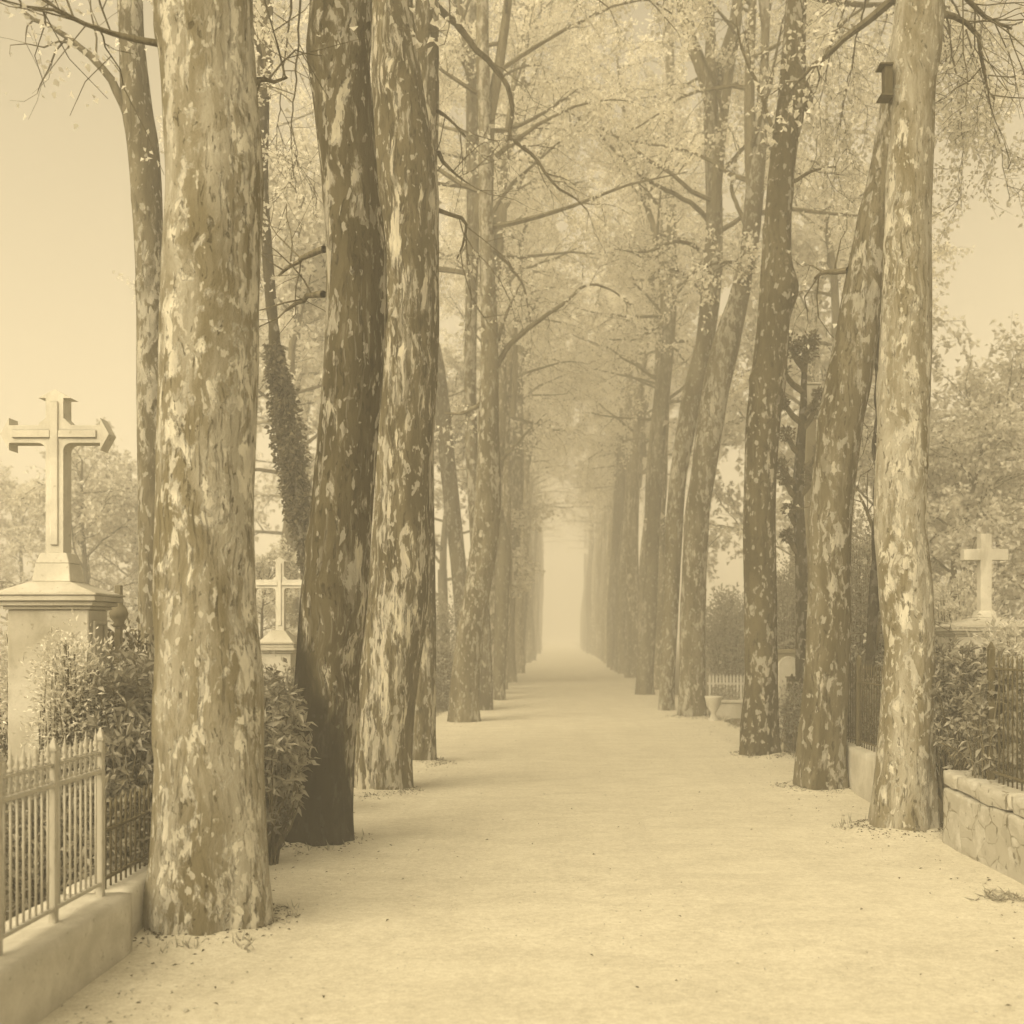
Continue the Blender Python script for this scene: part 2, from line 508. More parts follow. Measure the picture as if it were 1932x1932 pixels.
def rot_dir(d, ang, rg):
    d = d / np.linalg.norm(d)
    r = rg.normal(size=3); r -= d * r.dot(d); r /= np.linalg.norm(r)
    return d * math.cos(ang) + r * math.sin(ang)


def grow(p, d, L, n, rg, wander=.18, lift=0.0):
    pts = [np.array(p, float)]; d = np.array(d, float)
    for i in range(n):
        d = d + rg.normal(size=3) * wander + np.array([0, 0, lift]); d /= np.linalg.norm(d)
        pts.append(pts[-1] + d * L / n)
    return np.array(pts)


def spray(limb, rg, n_sub, n_twig, n_leaf, paths, LP, LD, sub_len=(.6, 1.4), twig_len=(.25, .55), t0=.3, r_sub=.012):
    """side shoots, twigs and leaf points along a limb path"""
    nl = len(limb)
    for j in range(n_sub):
        t = t0 + (1 - t0) * (j + rg.random()) / n_sub
        f = t * (nl - 1); i = min(nl - 2, int(f)); p = limb[i] + (limb[i + 1] - limb[i]) * (f - i)
        d = limb[i + 1] - limb[i]
        sd_ = rot_dir(d, rg.uniform(.5, 1.2), rg)
        sub = grow(p, sd_, rg.uniform(*sub_len) * (1.15 - .4 * t), 4, rg, .22, -.02)
        paths.append((sub, np.linspace(r_sub, .004, 5), 4))
        for k in range(n_twig):
            tt = (k + 1) / n_twig; ff = tt * 4; ii = min(3, int(ff))
            q = sub[ii] + (sub[ii + 1] - sub[ii]) * (ff - ii)
            td = rot_dir(sub[ii + 1] - sub[ii], rg.uniform(.4, 1.1), rg)
            tw = grow(q, td, rg.uniform(*twig_len), 2, rg, .25, -.05)
            paths.append((tw, np.array([.004, .003, .002]), 3))
            u = rg.random(n_leaf)[:, None]
            base = tw[0] + (tw[2] - tw[0]) * u + rg.normal(size=(n_leaf, 3)) * .055
            LP.append(base); LD.append(rg.normal(size=(n_leaf, 3)) + td * .7 + np.array([0, 0, -.35]))


def make_crown(name, seed, h=9.0, r0=.13, n_limb=16, reach=(3.5, 1.5), n_sub=7, n_twig=6, n_leaf=15, lmat='leaf', lsize=.088, elev=(-.12, .8), zlo=0.0):
    rg = np.random.default_rng(seed)
    paths, LP, LD = [], [], []
    lead = grow((0, 0, -.4), (0, 0, 1), h + .4, 9, rg, .07, .05)
    paths.append((lead, np.linspace(r0, .02, 10), 8))
    for i in range(n_limb):
        t = zlo + (0.97 - zlo) * (i / n_limb) ** .95
        f = t * 9; ii = min(8, int(f)); p = lead[ii] + (lead[ii + 1] - lead[ii]) * (f - ii)
        az = i * 2.399 + rg.uniform(-.5, .5); el = rg.uniform(*elev) * (.55 + .7 * t)
        d = np.array([math.cos(az) * math.cos(el), math.sin(az) * math.cos(el), math.sin(el)])
        L = (reach[0] + (reach[1] - reach[0]) * t ** 1.3) * rg.uniform(.75, 1.2)
        limb = grow(p, d, L, 7, rg, .13, .035 - .05 * rg.random())
        paths.append((limb, np.linspace(max(.02, r0 * .45 * (1 - .6 * t)), .010, 8), 5))
        spray(limb, rg, n_sub, n_twig, n_leaf, paths, LP, LD)
    spray(lead, rg, n_sub * 2, n_twig, n_leaf, paths, LP, LD, t0=.55)
    Vt, Qt = tubes_quads(paths)
    P = np.concatenate(LP); D = np.concatenate(LD)
    Vl, Ql = leaves(P, D, lsize, lsize * .85, rg)
    V = np.concatenate([Vt, Vl]); Q = np.concatenate([Qt, Ql + len(Vt)])
    mi = np.concatenate([np.zeros(len(Qt)), np.ones(len(Ql))])
    return quad_mesh(name, V, Q, mi, [M['twig'], M[lmat]], False)


CROWNS = [make_crown('crown', 100 + k) for k in range(5)]
THIN = [make_crown('crown', 200 + k, n_limb=13, n_sub=5, n_twig=5, n_leaf=6) for k in range(2)]
BGCROWNS = [make_crown('background_crown', 300 + k, h=4.5, r0=.09, n_limb=15, reach=(2.3, .9), n_sub=7, n_twig=6, n_leaf=11, lmat='leaf_bg', lsize=.12, elev=(.1, .9)) for k in range(3)]


# ---------------------------------------------------------------- trunks
def catmull(P, n_per):
    out = []
    P = np.asarray(P, float)
    Q = np.vstack([2 * P[0] - P[1], P, 2 * P[-1] - P[-2]])
    for i in range(1, len(Q) - 2):
        seglen = np.linalg.norm(Q[i + 1][:3] - Q[i][:3]); n = max(1, int(seglen / n_per))
        for k in range(n):
            t = k / n
            out.append(.5 * ((2 * Q[i]) + (-Q[i - 1] + Q[i + 1]) * t + (2 * Q[i - 1] - 5 * Q[i] + 4 * Q[i + 1] - Q[i + 2]) * t * t + (-Q[i - 1] + 3 * Q[i] - 3 * Q[i + 1] + Q[i + 2]) * t ** 3))
    out.append(P[-1])
    return np.array(out)


def trunk_mesh(name, spine, mat, origin, seed=0, seg=40, step=.07, flare=.25, lump=.06, burls=()):
    """spine: list of (x,y,z,r); ridged and lumpy bark column with a flared foot"""
    pts = catmull(spine, step)
    V, Fc = [], []
    sd_ = seed * 7.31
    for i, (x, y, z, r) in enumerate(pts):
        for k in range(seg):
            a = 2 * math.pi * k / seg
            ca, sa = math.cos(a), math.sin(a)
            rr = r
            nz = mnoise.noise(Vector((ca * 1.1 + sd_, sa * 1.1, z * .75)))
            n2 = mnoise.noise(Vector((ca * 2.6, sa * 2.6 + sd_, z * 1.6)))
            n3 = mnoise.noise(Vector((ca * 6.0, sa * 6.0 + sd_, z * 2.2)))
            rr *= 1 + lump * nz + lump * .5 * n2 + lump * .42 * n3
            fl = math.exp(-max(0, z) / .22)
            rr *= 1 + flare * fl * (.55 + .9 * max(-.3, mnoise.noise(Vector((ca * 1.9 + sd_, sa * 1.9, .3)))))
            f2 = math.exp(-max(0, z) / .55)
            rr *= 1 + f2 * (.055 * math.sin(5 * a + sd_ * 3 + .8 * mnoise.noise(Vector((ca, sa, z + sd_)))) + .035 * math.sin(9 * a + sd_))
            px, py, pz = x + ca * rr, y + sa * rr, z
            for bx, by, bz, br, bh in burls:
                dd = (px - bx) ** 2 + (py - by) ** 2 + ((pz - bz) * .8) ** 2
                g_ = bh * math.exp(-dd / (br * br))
                px += ca * g_; py += sa * g_
            V.append((px, py, pz))
    n = len(pts)
    for i in range(n - 1):
        for k in range(seg):
            j = (k + 1) % seg
            Fc.append((i * seg + k, i * seg + j, (i + 1) * seg + j, (i + 1) * seg + k))
    Fc.append(tuple((n - 1) * seg + k for k in range(seg)))
    m = MB(); m.add(V, Fc)
    return m.build(name, mat, None, origin, smooth=True)


def limb_part(root, pix, Y, r0, r1, seed, leafy=(0, 0, 0), dY=0.0, lmat='leaf', name='limb'):
    """a visible limb: pixel path at about depth Y (drifting by dY) with its own twigs and leaves"""
    o = root.location
    P = [at(x, y, Y + dY * i / max(1, len(pix) - 1)) for i, (x, y) in enumerate(pix)]
    rg = np.random.default_rng(seed)
    base = catmull([(p.x - o.x, p.y - o.y, p.z - o.z) for p in P], .12)
    base[1:] += rg.normal(size=(len(base) - 1, 3)) * .008
    paths = [(base, np.linspace(r0, r1, len(base)), 7)]
    LP, LD = [], []
    ns, ntw, nl = leafy
    if ns: spray(base, rg, ns, ntw, max(1, nl), paths, LP, LD, sub_len=(.4, 1.1), t0=.25, r_sub=max(.006, r1 * .7))
    V, Q = tubes_quads(paths); mi = np.zeros(len(Q))
    if LP and nl:
        Vl, Ql = leaves(np.concatenate(LP), np.concatenate(LD), .016 + .0042 * min(Y, 20), .014 + .0034 * min(Y, 20), rg)
        Q = np.concatenate([Q, Ql + len(V)]); V = np.concatenate([V, Vl]); mi = np.concatenate([mi, np.ones(len(Ql))])
    return link(name, quad_mesh(name, V, Q, mi, [M['twig'], M[lmat]], True), root)


def plane_tree(label, outline, ybase, mat='bark', seed=0, top=9.0, drift=(0, 0), crown=0, crot=0.0, cscale=1.0, tone=1.0, seg=40, burls=(), Y=None, group=None, lump=.06, flare=.25, r_top=.13, cdy=0.0, cz=None):
    """outline: [(y, xleft, xright)] top to bottom in frame units; ybase: where the foot meets the path"""
    o = sorted(outline)
    xb = (o[-1][1] + o[-1][2]) / 2; rb = (o[-1][2] - o[-1][1]) / 2
    if Y is None:
        Y = F * H / (ybase - HY); Y = Y + rb * Y / F
    root = thing('plane_tree', ((xb - VX) * Y / F, Y, 0), label, 'tree', group)
    sp = []
    for (y, a, b) in o[::-1]:
        z = H + (HY - y) * Y / F
        sp.append([((a + b) / 2 - VX) * Y / F, Y, z, (b - a) / 2 * Y / F])
    sp[0][2] = max(sp[0][2], .16)
    x0, _, z0, r0 = sp[0]
    sp.insert(0, [x0, Y, -.12, r0])
    xt, _, zt, rt = sp[-1]
    if zt < top - .5:
        sp.append([xt + drift[0] * .5, Y + drift[1] * .5, zt + (top - zt) * .5, rt * .5 + max(r_top, rt * .7) * .5])
        sp.append([xt + drift[0], Y + drift[1], top, max(r_top, rt * .7)])
    elif cz is not None:
        dx = (sp[-1][0] - sp[-3][0]) / max(.3, sp[-1][2] - sp[-3][2])
        sp.append([xt + dx * 1.8 + .06, Y + .1, zt + 1.8, rt * .62]); sp.append([xt + dx * 3.6, Y + .15, zt + 3.8, .03])
    burls = list(burls)
    if Y < 16:
        rb_ = random.Random(seed * 13 + 1); arr = np.array(sp)
        for q in range(14):                         # knots and healed branch scars
            z = rb_.uniform(.6, top - 1.5); a = rb_.uniform(0, 6.28)
            xc, rc = np.interp(z, arr[:, 2], arr[:, 0]), np.interp(z, arr[:, 2], arr[:, 3])
            burls.append((xc + math.cos(a) * rc, Y + math.sin(a) * rc, z, rb_.uniform(.05, .13), rb_.choice((-1, 1, 1)) * rb_.uniform(.012, .035)))
    tr = trunk_mesh('trunk', sp, M[mat], root.location, seed, seg=seg, burls=burls, lump=lump, flare=flare)
    tr.parent = root; tr.location = (0, 0, 0)
    tr.color = (tone, tone, tone, 1)
    if crown is not None:
        c = link('crown', THIN[crown % 2] if Y < 12.5 else CROWNS[crown % 5], root, (sp[-1][0] - root.location.x, sp[-1][1] - Y, sp[-1][2] - .2 + cdy))
        if cz is not None:                          # limbs start below the top of the stem
            arr = np.array(sp); c.location = (float(np.interp(cz, arr[:, 2], arr[:, 0])) - root.location.x, 0, cz)
        c.rotation_euler.z = crot; c.scale = (cscale, cscale, cscale)
    return root


# ---- left row
L1 = plane_tree('thickest and nearest plane tree, patchy pale bark, at the left front beside the iron railing',
    [(0, 297, 473), (100, 305, 478), (170, 312, 483), (333, 318, 493), (480, 312, 487), (644, 304, 483), (811, 300, 478), (977, 297, 474), (1144, 293, 481), (1288, 298, 493), (1455, 297, 497), (1620, 289, 503), (1740, 277, 507)],
    1783, 'bark_near', 1, top=8.6, drift=(-.05, .1), crown=0, crot=.4, tone=1.0, seg=72, lump=.05, flare=.12)
L2 = plane_tree('leaning plane tree with a damp, shade-painted black foot, second in left row behind laurel',
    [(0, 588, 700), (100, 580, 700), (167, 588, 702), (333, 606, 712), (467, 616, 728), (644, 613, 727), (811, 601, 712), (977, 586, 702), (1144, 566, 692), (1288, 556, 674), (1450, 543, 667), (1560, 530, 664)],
    1608, 'bark_stain_shade', 2, top=8.8, drift=(0, .1), crown=1, crot=1.3, tone=.9, seg=56, lump=.05, flare=.1)
L3 = plane_tree('twisting plane tree with long bare pale streaks, third in the left row',
    [(0, 700, 778), (167, 702, 800), (333, 712, 824), (500, 725, 828), (644, 722, 827), (811, 708, 821), (977, 705, 815), (1144, 692, 806), (1288, 678, 788), (1420, 670, 778)],
    1502, 'bark_streak', 3, top=10.8, drift=(-.1, .2), crown=2, crot=2.2, tone=1.15, seg=48, lump=.06, flare=.05)
L4 = plane_tree('plane tree mostly hidden by the twisting trunk, foot showing at its right',
    [(0, 784, 828), (200, 782, 828), (400, 780, 822), (700, 774, 818), (1000, 774, 820), (1200, 777, 823), (1380, 778, 822)],
    1444, 'bark_streak', 4, top=11.2, drift=(.1, .1), crown=3, crot=.9, seg=40, lump=.04)
L5 = plane_tree('slanting plane tree standing clear beside the path, fifth in the left row',
    [(60, 898, 922), (250, 902, 927), (400, 903, 930), (500, 905, 933), (644, 907, 940), (811, 902, 942), (977, 894, 944), (1100, 878, 928), (1200, 860, 912), (1300, 849, 904)],
    1364, 'bark', 5, top=11.5, cz=9.6, crown=4, crot=.2, tone=.92, seg=40)
L6 = plane_tree('thin upright plane trunk just behind the slanting one of the left row',
    [(100, 880, 904), (400, 880, 903), (760, 876, 899), (1000, 886, 912), (1180, 898, 926), (1300, 903, 929)],
    1341, 'bark', 6, top=11.5, cz=9.8, crown=0, crot=3.0, tone=.8, seg=32)
L7 = plane_tree('plane trunk with a knot on its right side, seventh in the left row',
    [(500, 918, 936), (800, 922, 942), (927, 924, 944), (1030, 934, 963), (1120, 934, 961), (1290, 930, 953)],
    1322, 'bark', 7, top=11.8, cz=10.2, crown=1, crot=2.0, tone=.9, seg=32)

# ---- right row
R1 = plane_tree('pale thick plane tree at the right front whose foot breaks the low stone wall',
    [(0, 1691, 1781), (100, 1680, 1775), (167, 1677, 1764), (333, 1672, 1757), (500, 1668, 1756), (644, 1661, 1756), (811, 1655, 1750), (977, 1650, 1746), (1100, 1657, 1757), (1200, 1666, 1762), (1300, 1664, 1762), (1450, 1652, 1760), (1540, 1643, 1762)],
    1582, 'bark_near', 11, top=8.8, drift=(.25, .1), crown=2, crot=.7, tone=.95, seg=72, lump=.055, flare=.1)
R2 = plane_tree('plane tree leaning right until it crosses the pale front trunk, second in the right row',
    [(100, 1676, 1735), (233, 1656, 1715), (333, 1638, 1702), (500, 1600, 1674), (644, 1573, 1655), (740, 1552, 1640), (811, 1542, 1626), (977, 1528, 1608), (1144, 1524, 1605), (1288, 1517, 1601), (1420, 1506, 1594)],
    1498, 'bark', 12, top=9.0, drift=(.3, .1), crown=3, crot=1.9, tone=.9, seg=48)
R3 = plane_tree('speckled plane tree with a burl and a dark right foot, third in right row',
    [(0, 1483, 1521), (100, 1475, 1520), (200, 1466, 1516), (333, 1449, 1498), (500, 1436, 1491), (644, 1425, 1488), (730, 1415, 1482), (811, 1407, 1470), (977, 1403, 1463), (1144, 1403, 1465), (1288, 1405, 1467), (1380, 1397, 1468)],
    1432, 'bark_dark', 13, top=10.8, drift=(.1, .1), crown=4, crot=.9, tone=.95, seg=48,
    burls=[((1496 - VX) * 14.4 / F, 14.3, H + 652 * 14.4 / F, .22, .13), ((1520 - VX) * 14.4 / F, 14.3, H + 1005 * 14.4 / F, .16, .13)])
R4 = plane_tree('plane tree that leans far right above its straight foot, fourth in the right row',
    [(60, 1436, 1452), (150, 1432, 1450), (233, 1422, 1448), (300, 1413, 1445), (400, 1403, 1438), (467, 1397, 1430), (550, 1378, 1416), (644, 1345, 1398), (740, 1325, 1376), (811, 1314, 1364), (900, 1302, 1350), (977, 1292, 1338), (1144, 1284, 1331), (1288, 1281, 1332)],
    1357, 'bark', 14, top=14.0, cz=10.2, crown=0, crot=.1, tone=.8, seg=40)
R5 = plane_tree('straight plane tree forking high up, fifth in the right row',
    [(200, 1327, 1355), (333, 1331, 1361), (430, 1332, 1364), (550, 1322, 1360), (644, 1312, 1347), (740, 1288, 1325), (811, 1276, 1312), (900, 1264, 1296), (1000, 1256, 1288), (1150, 1250, 1280), (1300, 1244, 1272)],
    1342, 'bark', 15, top=13.2, cz=10.6, crown=1, crot=.6, tone=.82, seg=40, r_top=.12)
R6 = plane_tree('slim plane tree with a bright gap at its right, sixth in the right row',
    [(130, 1255, 1272), (317, 1254, 1270), (480, 1258, 1278), (644, 1248, 1273), (811, 1232, 1257), (977, 1221, 1246), (1144, 1212, 1240), (1270, 1202, 1233)],
    1312, 'bark', 16, top=14.5, cz=10.0, crown=2, crot=1.1, tone=.75, seg=32)

# ---- outliers beside the rows
B1 = plane_tree('bare grey trunk left of the nearest left tree, with a curved dead branch',
    [(0, 222, 268), (80, 226, 272), (200, 230, 286), (300, 244, 300), (500, 256, 308), (800, 260, 312), (1100, 262, 314), (1300, 262, 316)],
    1470, 'bark', 21, top=8.9, crown=None, tone=.95, Y=12.2, lump=.04, r_top=.1)
LL = plane_tree('slender trunk leaning left, in the gap beside the slanting plane tree',
    [(650, 800, 830), (744, 816, 846), (900, 832, 862), (1110, 854, 884), (1250, 862, 894)],
    1340, 'bark', 23, top=10.5, crown=3, crot=4.0, tone=.8, Y=26.5, seg=28, r_top=.12, drift=(-.6, 0))

# ivy-clad trunk between first and second
IVY = plane_tree('leaning trunk thickly wrapped in dark ivy, seen between the two nearest left trees',
    [(350, 488, 506), (500, 496, 516), (640, 506, 528), (720, 514, 538), (811, 526, 556), (900, 540, 570), (994, 556, 586), (1150, 575, 608), (1380, 596, 632)],
    1440, 'bark_dark', 24, top=9.0, crown=4, crot=5.0, tone=.7, Y=14.0, seg=24, r_top=.08, cscale=.7)
rg = np.random.default_rng(77)
P, D = [], []
for k in range(5200):
    t = rg.random() ** .9
    y = 650 + t * 430
    xc = np.interp(y, [640, 720, 811, 900, 994, 1100], [517, 526, 541, 555, 571, 588])
    hw = np.interp(y, [640, 760, 850, 1000, 1090], [11, 18, 22, 15, 9])
    a = rg.uniform(0, 2 * math.pi); nn = mnoise.noise(Vector((math.cos(a) * 1.5, math.sin(a) * 1.5, y * .03)))
    if nn < -.18 and rg.random() < .8: continue
    rr = hw * (0.72 + .8 * rg.random() ** 3 + .9 * max(0, nn) * rg.random())
    c = at(xc + math.cos(a) * rr, y, 14.0) + Vector((0, math.sin(a) * rr * 14 / F, 0))
    P.append((c.x - IVY.location.x, c.y - IVY.location.y, c.z))
    D.append((math.cos(a) * .8, math.sin(a) * .8, -.8))
Vl, Ql = leaves(np.array(P), np.array(D) + rg.normal(size=(len(P), 3)) * .5, .065, .055, rg, up=0)
link('ivy', quad_mesh('ivy', Vl, Ql, np.zeros(len(Ql)), [M['leaf_ivy']], False), IVY)

# ---- visible limbs
limb_part(L1, [(300, 82), (255, 74), (215, 63), (160, 45), (100, 20), (40, 10)], 5.9, .020, .006, 1, (8, 5, 10), -.1)
limb_part(B1, [(246, 230), (232, 195), (210, 150), (170, 105), (110, 60), (45, 25)], 12.2, .055, .02, 2, (4, 3, 2), -.4)
limb_part(L2, [(612, 470), (560, 492), (525, 520)], 8.6, .03, .01, 3, (4, 3, 3), .8)
limb_part(L1, [(478, 160), (500, 152), (540, 150)], 6.1, .02, .008, 4, (3, 3, 2), .5)
limb_part(L2, [(610, 555), (580, 560), (540, 585)], 8.8, .03, .012, 5, (3, 3, 4), .8)
limb_part(L4, [(822, 10), (860, 45), (900, 95), (935, 130), (960, 165), (968, 200), (963, 262), (1002, 290), (1042, 345), (1090, 378)], 14.0, .05, .014, 6, (9, 4, 1), 1.2)
limb_part(L3, [(826, 210), (850, 225), (880, 258)], 11.1, .022, .008, 7, (4, 3, 4), .6)
limb_part(L3, [(828, 288), (850, 320), (880, 345)], 11.1, .025, .008, 8, (4, 3, 4), .6)
limb_part(L3, [(822, 395), (870, 410), (880, 440), (862, 490)], 11.3, .025, .01, 9, (5, 3, 4), .8)
limb_part(L5, [(938, 690), (962, 650), (1010, 610), (1060, 575), (1105, 538), (1150, 545), (1190, 575)], 20.4, .06, .014, 10, (9, 5, 5), 1.5)
limb_part(L5, [(928, 470), (960, 500), (990, 545), (1000, 600)], 20.4, .04, .012, 11, (7, 5, 6), .8)
limb_part(L5, [(940, 640), (952, 600), (985, 530)], 20.4, .05, .012, 12, (6, 5, 6), 1.0)
limb_part(L7, [(944, 870), (985, 825), (1030, 780)], 27.0, .05, .012, 13, (6, 5, 7), 1.0)
limb_part(L5, [(908, 760), (880, 778), (840, 780)], 20.2, .05, .02, 14, (5, 4, 4), .4)
limb_part(R5, [(1340, 190), (1330, 150), (1308, 90), (1288, 20), (1275, -60), (1268, -140)], 23.5, .16, .09, 15, (4, 4, 3), -.2)
limb_part(R5, [(1348, 190), (1362, 120), (1384, 40), (1395, -60), (1400, -140)], 23.6, .13, .07, 16, (4, 4, 3), -.1)
limb_part(R5, [(1336, 415), (1310, 388), (1265, 362), (1215, 335), (1165, 290), (1125, 245), (1105, 215)], 23.7, .06, .014, 17, (9, 5, 4), -1.2)
limb_part(R5, [(1335, 480), (1280, 455), (1220, 475), (1160, 470)], 23.7, .05, .012, 18, (9, 6, 8), -1.5)
limb_part(R5, [(1330, 560), (1280, 510), (1230, 515)], 23.7, .05, .012, 19, (8, 6, 8), -1.0)
limb_part(R4, [(1405, 420), (1380, 350), (1400, 270)], 21.4, .05, .02, 20, (5, 4, 5), .5)
limb_part(R4, [(1392, 530), (1420, 505), (1380, 495), (1330, 500)], 21.0, .05, .02, 21, (10, 6, 9), -1.0)
limb_part(R3, [(1462, 250), (1440, 190), (1400, 90), (1385, 20)], 14.3, .03, .01, 22, (6, 4, 3), -.3)
limb_part(R3, [(1518, 200), (1548, 130), (1575, 65), (1630, 10), (1660, -40)], 14.4, .03, .014, 23, (6, 4, 4), .2)
limb_part(R3, [(1490, 345), (1530, 325), (1575, 315)], 14.4, .03, .01, 24, (6, 4, 5), .4)
limb_part(R2, [(1600, 510), (1560, 515), (1535, 525)], 11.2, .035, .015, 25, (4, 3, 3), .6)
limb_part(R1, [(1770, 40), (1800, 30), (1845, 70), (1850, 110), (1875, 190)], 8.8, .03, .008, 26, (8, 4, 3), .6)
limb_part(R1, [(1782, -40), (1830, 0), (1860, 30), (1912, 55)], 8.8, .03, .01, 27, (8, 4, 3), .4)
for k, pth in enumerate([[(1700, -120), (1750, -20), (1800, 90), (1845, 200), (1870, 290)], [(1720, -140), (1790, -60), (1850, 40), (1900, 140)], [(1740, -60), (1775, 40), (1790, 150), (1800, 250)], [(1760, -80), (1830, 80), (1880, 250), (1905, 380)], [(1770, -60), (1800, 120), (1815, 260), (1812, 400)], [(1660, -100), (1620, 60), (1590, 200), (1570, 330)], [(1650, -120), (1600, -10), (1560, 130), (1540, 260)]]):
    limb_part(R2, pth, 12.0, .014, .005, 60 + k, (11, 7, 12), 3.5)
for k, pth in enumerate([[(560, -100), (545, 40), (530, 180), (520, 300)], [(570, -60), (560, 120), (550, 260), (560, 380)]]):
    limb_part(L2, pth, 9.6, .012, .004, 70 + k, (9, 6, 9), 3.5)
limb_part(R6, [(1250, 610), (1200, 640), (1150, 640)], 29.0, .05, .015, 28, (7, 5, 8), -1.0)
limb_part(R6, [(1256, 400), (1220, 360), (1210, 300)], 29.5, .06, .03, 29, (7, 5, 8), -.6)

# ---- far trees: four straight variants, copied down the avenue
def far_variant(seed, name_lean):
    root = thing('plane_tree', (0, 0, 0), 'x', 'tree')
    rr = random.Random(seed)
    sp = []
    ln = name_lean
    for k in range(9):
        z = -.1 + 11.5 * k / 8
        sp.append((ln * (max(0, z) / 11) ** 1.4 + .09 * math.sin(z * .7 + seed), .1 * math.sin(z * .5 + seed * 2), z, .285 * (1 - .045 * z) + .02))
    t = trunk_mesh('trunk', sp, M['bark'], (0, 0, 0), seed, seg=20, step=.22)
    t.parent = root
    c = link('crown', CROWNS[seed % 5], root, (sp[-1][0], sp[-1][1], 9.9))
    return root


def place_far(side, i, Y, used):
    k = (i * 3 + (0 if side < 0 else 1)) % 4
    src = FARV[side][k]
    o = src if src not in used else copy_tree(src)
    used.append(src)
    X0 = -1.93 if side < 0 else 2.95
    rr = random.Random(i * 17 + (5 if side < 0 else 9))
    o.location = (X0 + rr.uniform(-.30, .26) * (1 if side < 0 else -1) + (side * .1 if Y > 58 else 0), Y, 0)
    s_ = rr.uniform(.74, 1.12)
    o.scale = (s_, s_, rr.uniform(.95, 1.08))
    tone = rr.uniform(.55, 1.35)
    for ch in o.children:
        if ch.name.startswith('trunk'):
            ch.rotation_euler.z = rr.uniform(-.25, .25); ch.color = (tone, tone, tone, 1)
        if ch.name.startswith('crown'):
            ch.rotation_euler.z = rr.uniform(0, 6.28); 
            if Y > 62: ch.data = THIN[i % 2]
            ch.location.z = 9.3 + max(0, Y - 60) * .045 + rr.uniform(-.5, .5)
    return o


FARV = {-1: [far_variant(40 + k, (.25, .5, .05, .35)[k]) for k in range(4)], 1: [far_variant(50 + k, (.55, .2, .75, .35)[k]) for k in range(4)]}
used = []
Yl, i = 30.2, 0
while Yl < 135:
    o = place_far(-1, i, Yl, used)
    tag(o, 'slender plane tree fading into pale haze in the far part of the left row', 'tree', 'far plane trees of the left row')
    Yl += 2.25 + R.uniform(-.2, .2) + (.8 if Yl > 55 else 0) + (1.8 if Yl > 92 else 0); i += 1
Yr, i = 32.4, 0
while Yr < 135:
    o = place_far(1, i, Yr, used)
    tag(o, 'slender plane tree fading into pale haze in the far part of the right row', 'tree', 'far plane trees of the right row')
    Yr += 2.2 + R.uniform(-.2, .2) + (.9 if Yr > 55 else 0) + (1.8 if Yr > 92 else 0); i += 1

# ---- background trees outside the avenue
def bg_tree(label, x, Y, trunk_h, sc, k, rot, group='trees beyond the graves', dark=None):
    root = thing('background_tree', ((x - VX) * Y / F, Y, 0), label, 'tree', group)
    rr = random.Random(k * 31 + int(x))
    sp = [(rr.uniform(-.08, .08), rr.uniform(-.1, .1), z, .13 * sc * (1 - .06 * z)) for z in np.linspace(-.1, trunk_h + .3, 6)]
    t = trunk_mesh('trunk', sp, M['twig'], (0, 0, 0), k, seg=14, step=.2); t.parent = root; t.color = (.9, .9, .9, 1)
    c = link('crown', BGCROWNS[k % 3], root, (0, 0, trunk_h)); c.rotation_euler.z = rot; c.scale = (sc, sc, sc)
    return root


bg_tree('hazy low tree behind the tall cross at the left, rounded top', 175, 27, 1.2, 1.05, 0, .3)
bg_tree('hazy tree crown between the tall cross and the bare grey trunk', 245, 32, 1.4, 1.15, 1, 1.3)
bg_tree('pale low tree fading at the far left edge behind the cross', 40, 36, 1.3, 1.1, 2, 2.3)
bg_tree('leafy tree behind the ivy trunk, filling the gap with pale sprays', 545, 24, 5.2, 1.35, 0, .9)
bg_tree('taller leafy tree far behind the ivy trunk', 590, 36, 5.5, 1.8, 1, 4.0)
bg_tree('small bushy tree behind the little cross between the near left trunks', 497, 20, .6, .5, 2, 5.0)
bg_tree('leafy tree filling the slit left of the slanting plane tree', 835, 36, 3.5, 1.5, 0, 3.3)
bg_tree('tree behind the pillar, branches in the gap of the third and second right trunks', 1500, 30, 4.5, 1.7, 2, .4)
bg_tree('tall leafy tree in the wedge between the two front right trunks', 1625, 24, 1.6, 1.25, 0, 1.7)
bg_tree('hazy tree with thin stems right of the pale front trunk', 1800, 22, 1.6, 1.0, 1, 2.9)
bg_tree('hazy tree at the right edge above the flat-topped tomb', 1900, 25, 1.5, 1.25, 2, 3.7)
bg_tree('lighter tree between the right edge and the pale front trunk', 1850, 34, 1.6, 1.3, 0, 5.5)


def tall_bg(label, x, Y, h, k, rot, sc=1.0):
    root = thing('background_tree', ((x - VX) * Y / F, Y, 0), label, 'tree', 'trees beyond the graves')
    sp = [(.1 * math.sin(z * .6 + k), .1 * math.cos(z * .5 + k), z, .17 * (1 - .05 * z)) for z in np.linspace(-.1, h, 7)]
    t = trunk_mesh('trunk', sp, M['bark'], (0, 0, 0), k + 80, seg=14, step=.25); t.parent = root; t.color = (.85, .85, .85, 1)
    c = link('crown', CROWNS[k % 5], root, (sp[-1][0], sp[-1][1], h)); c.rotation_euler.z = rot; c.scale = (sc, sc, sc)


tall_bg('tall tree whose crown fills the gap between the speckled and leaning right trunks', 1585, 27, 6.5, 0, .5, 1.1)
tall_bg('tall tree far behind the square pillar at the right', 1525, 38, 8.0, 1, 1.9, 1.2)
tall_bg('tall tree far behind the ivy trunk, pale crown up to the top edge', 560, 31, 8.0, 2, 3.1, 1.15)
tall_bg('tall tree behind the second and third left trunks, crown in the narrow gap', 610, 44, 9.0, 3, 4.4, 1.2)


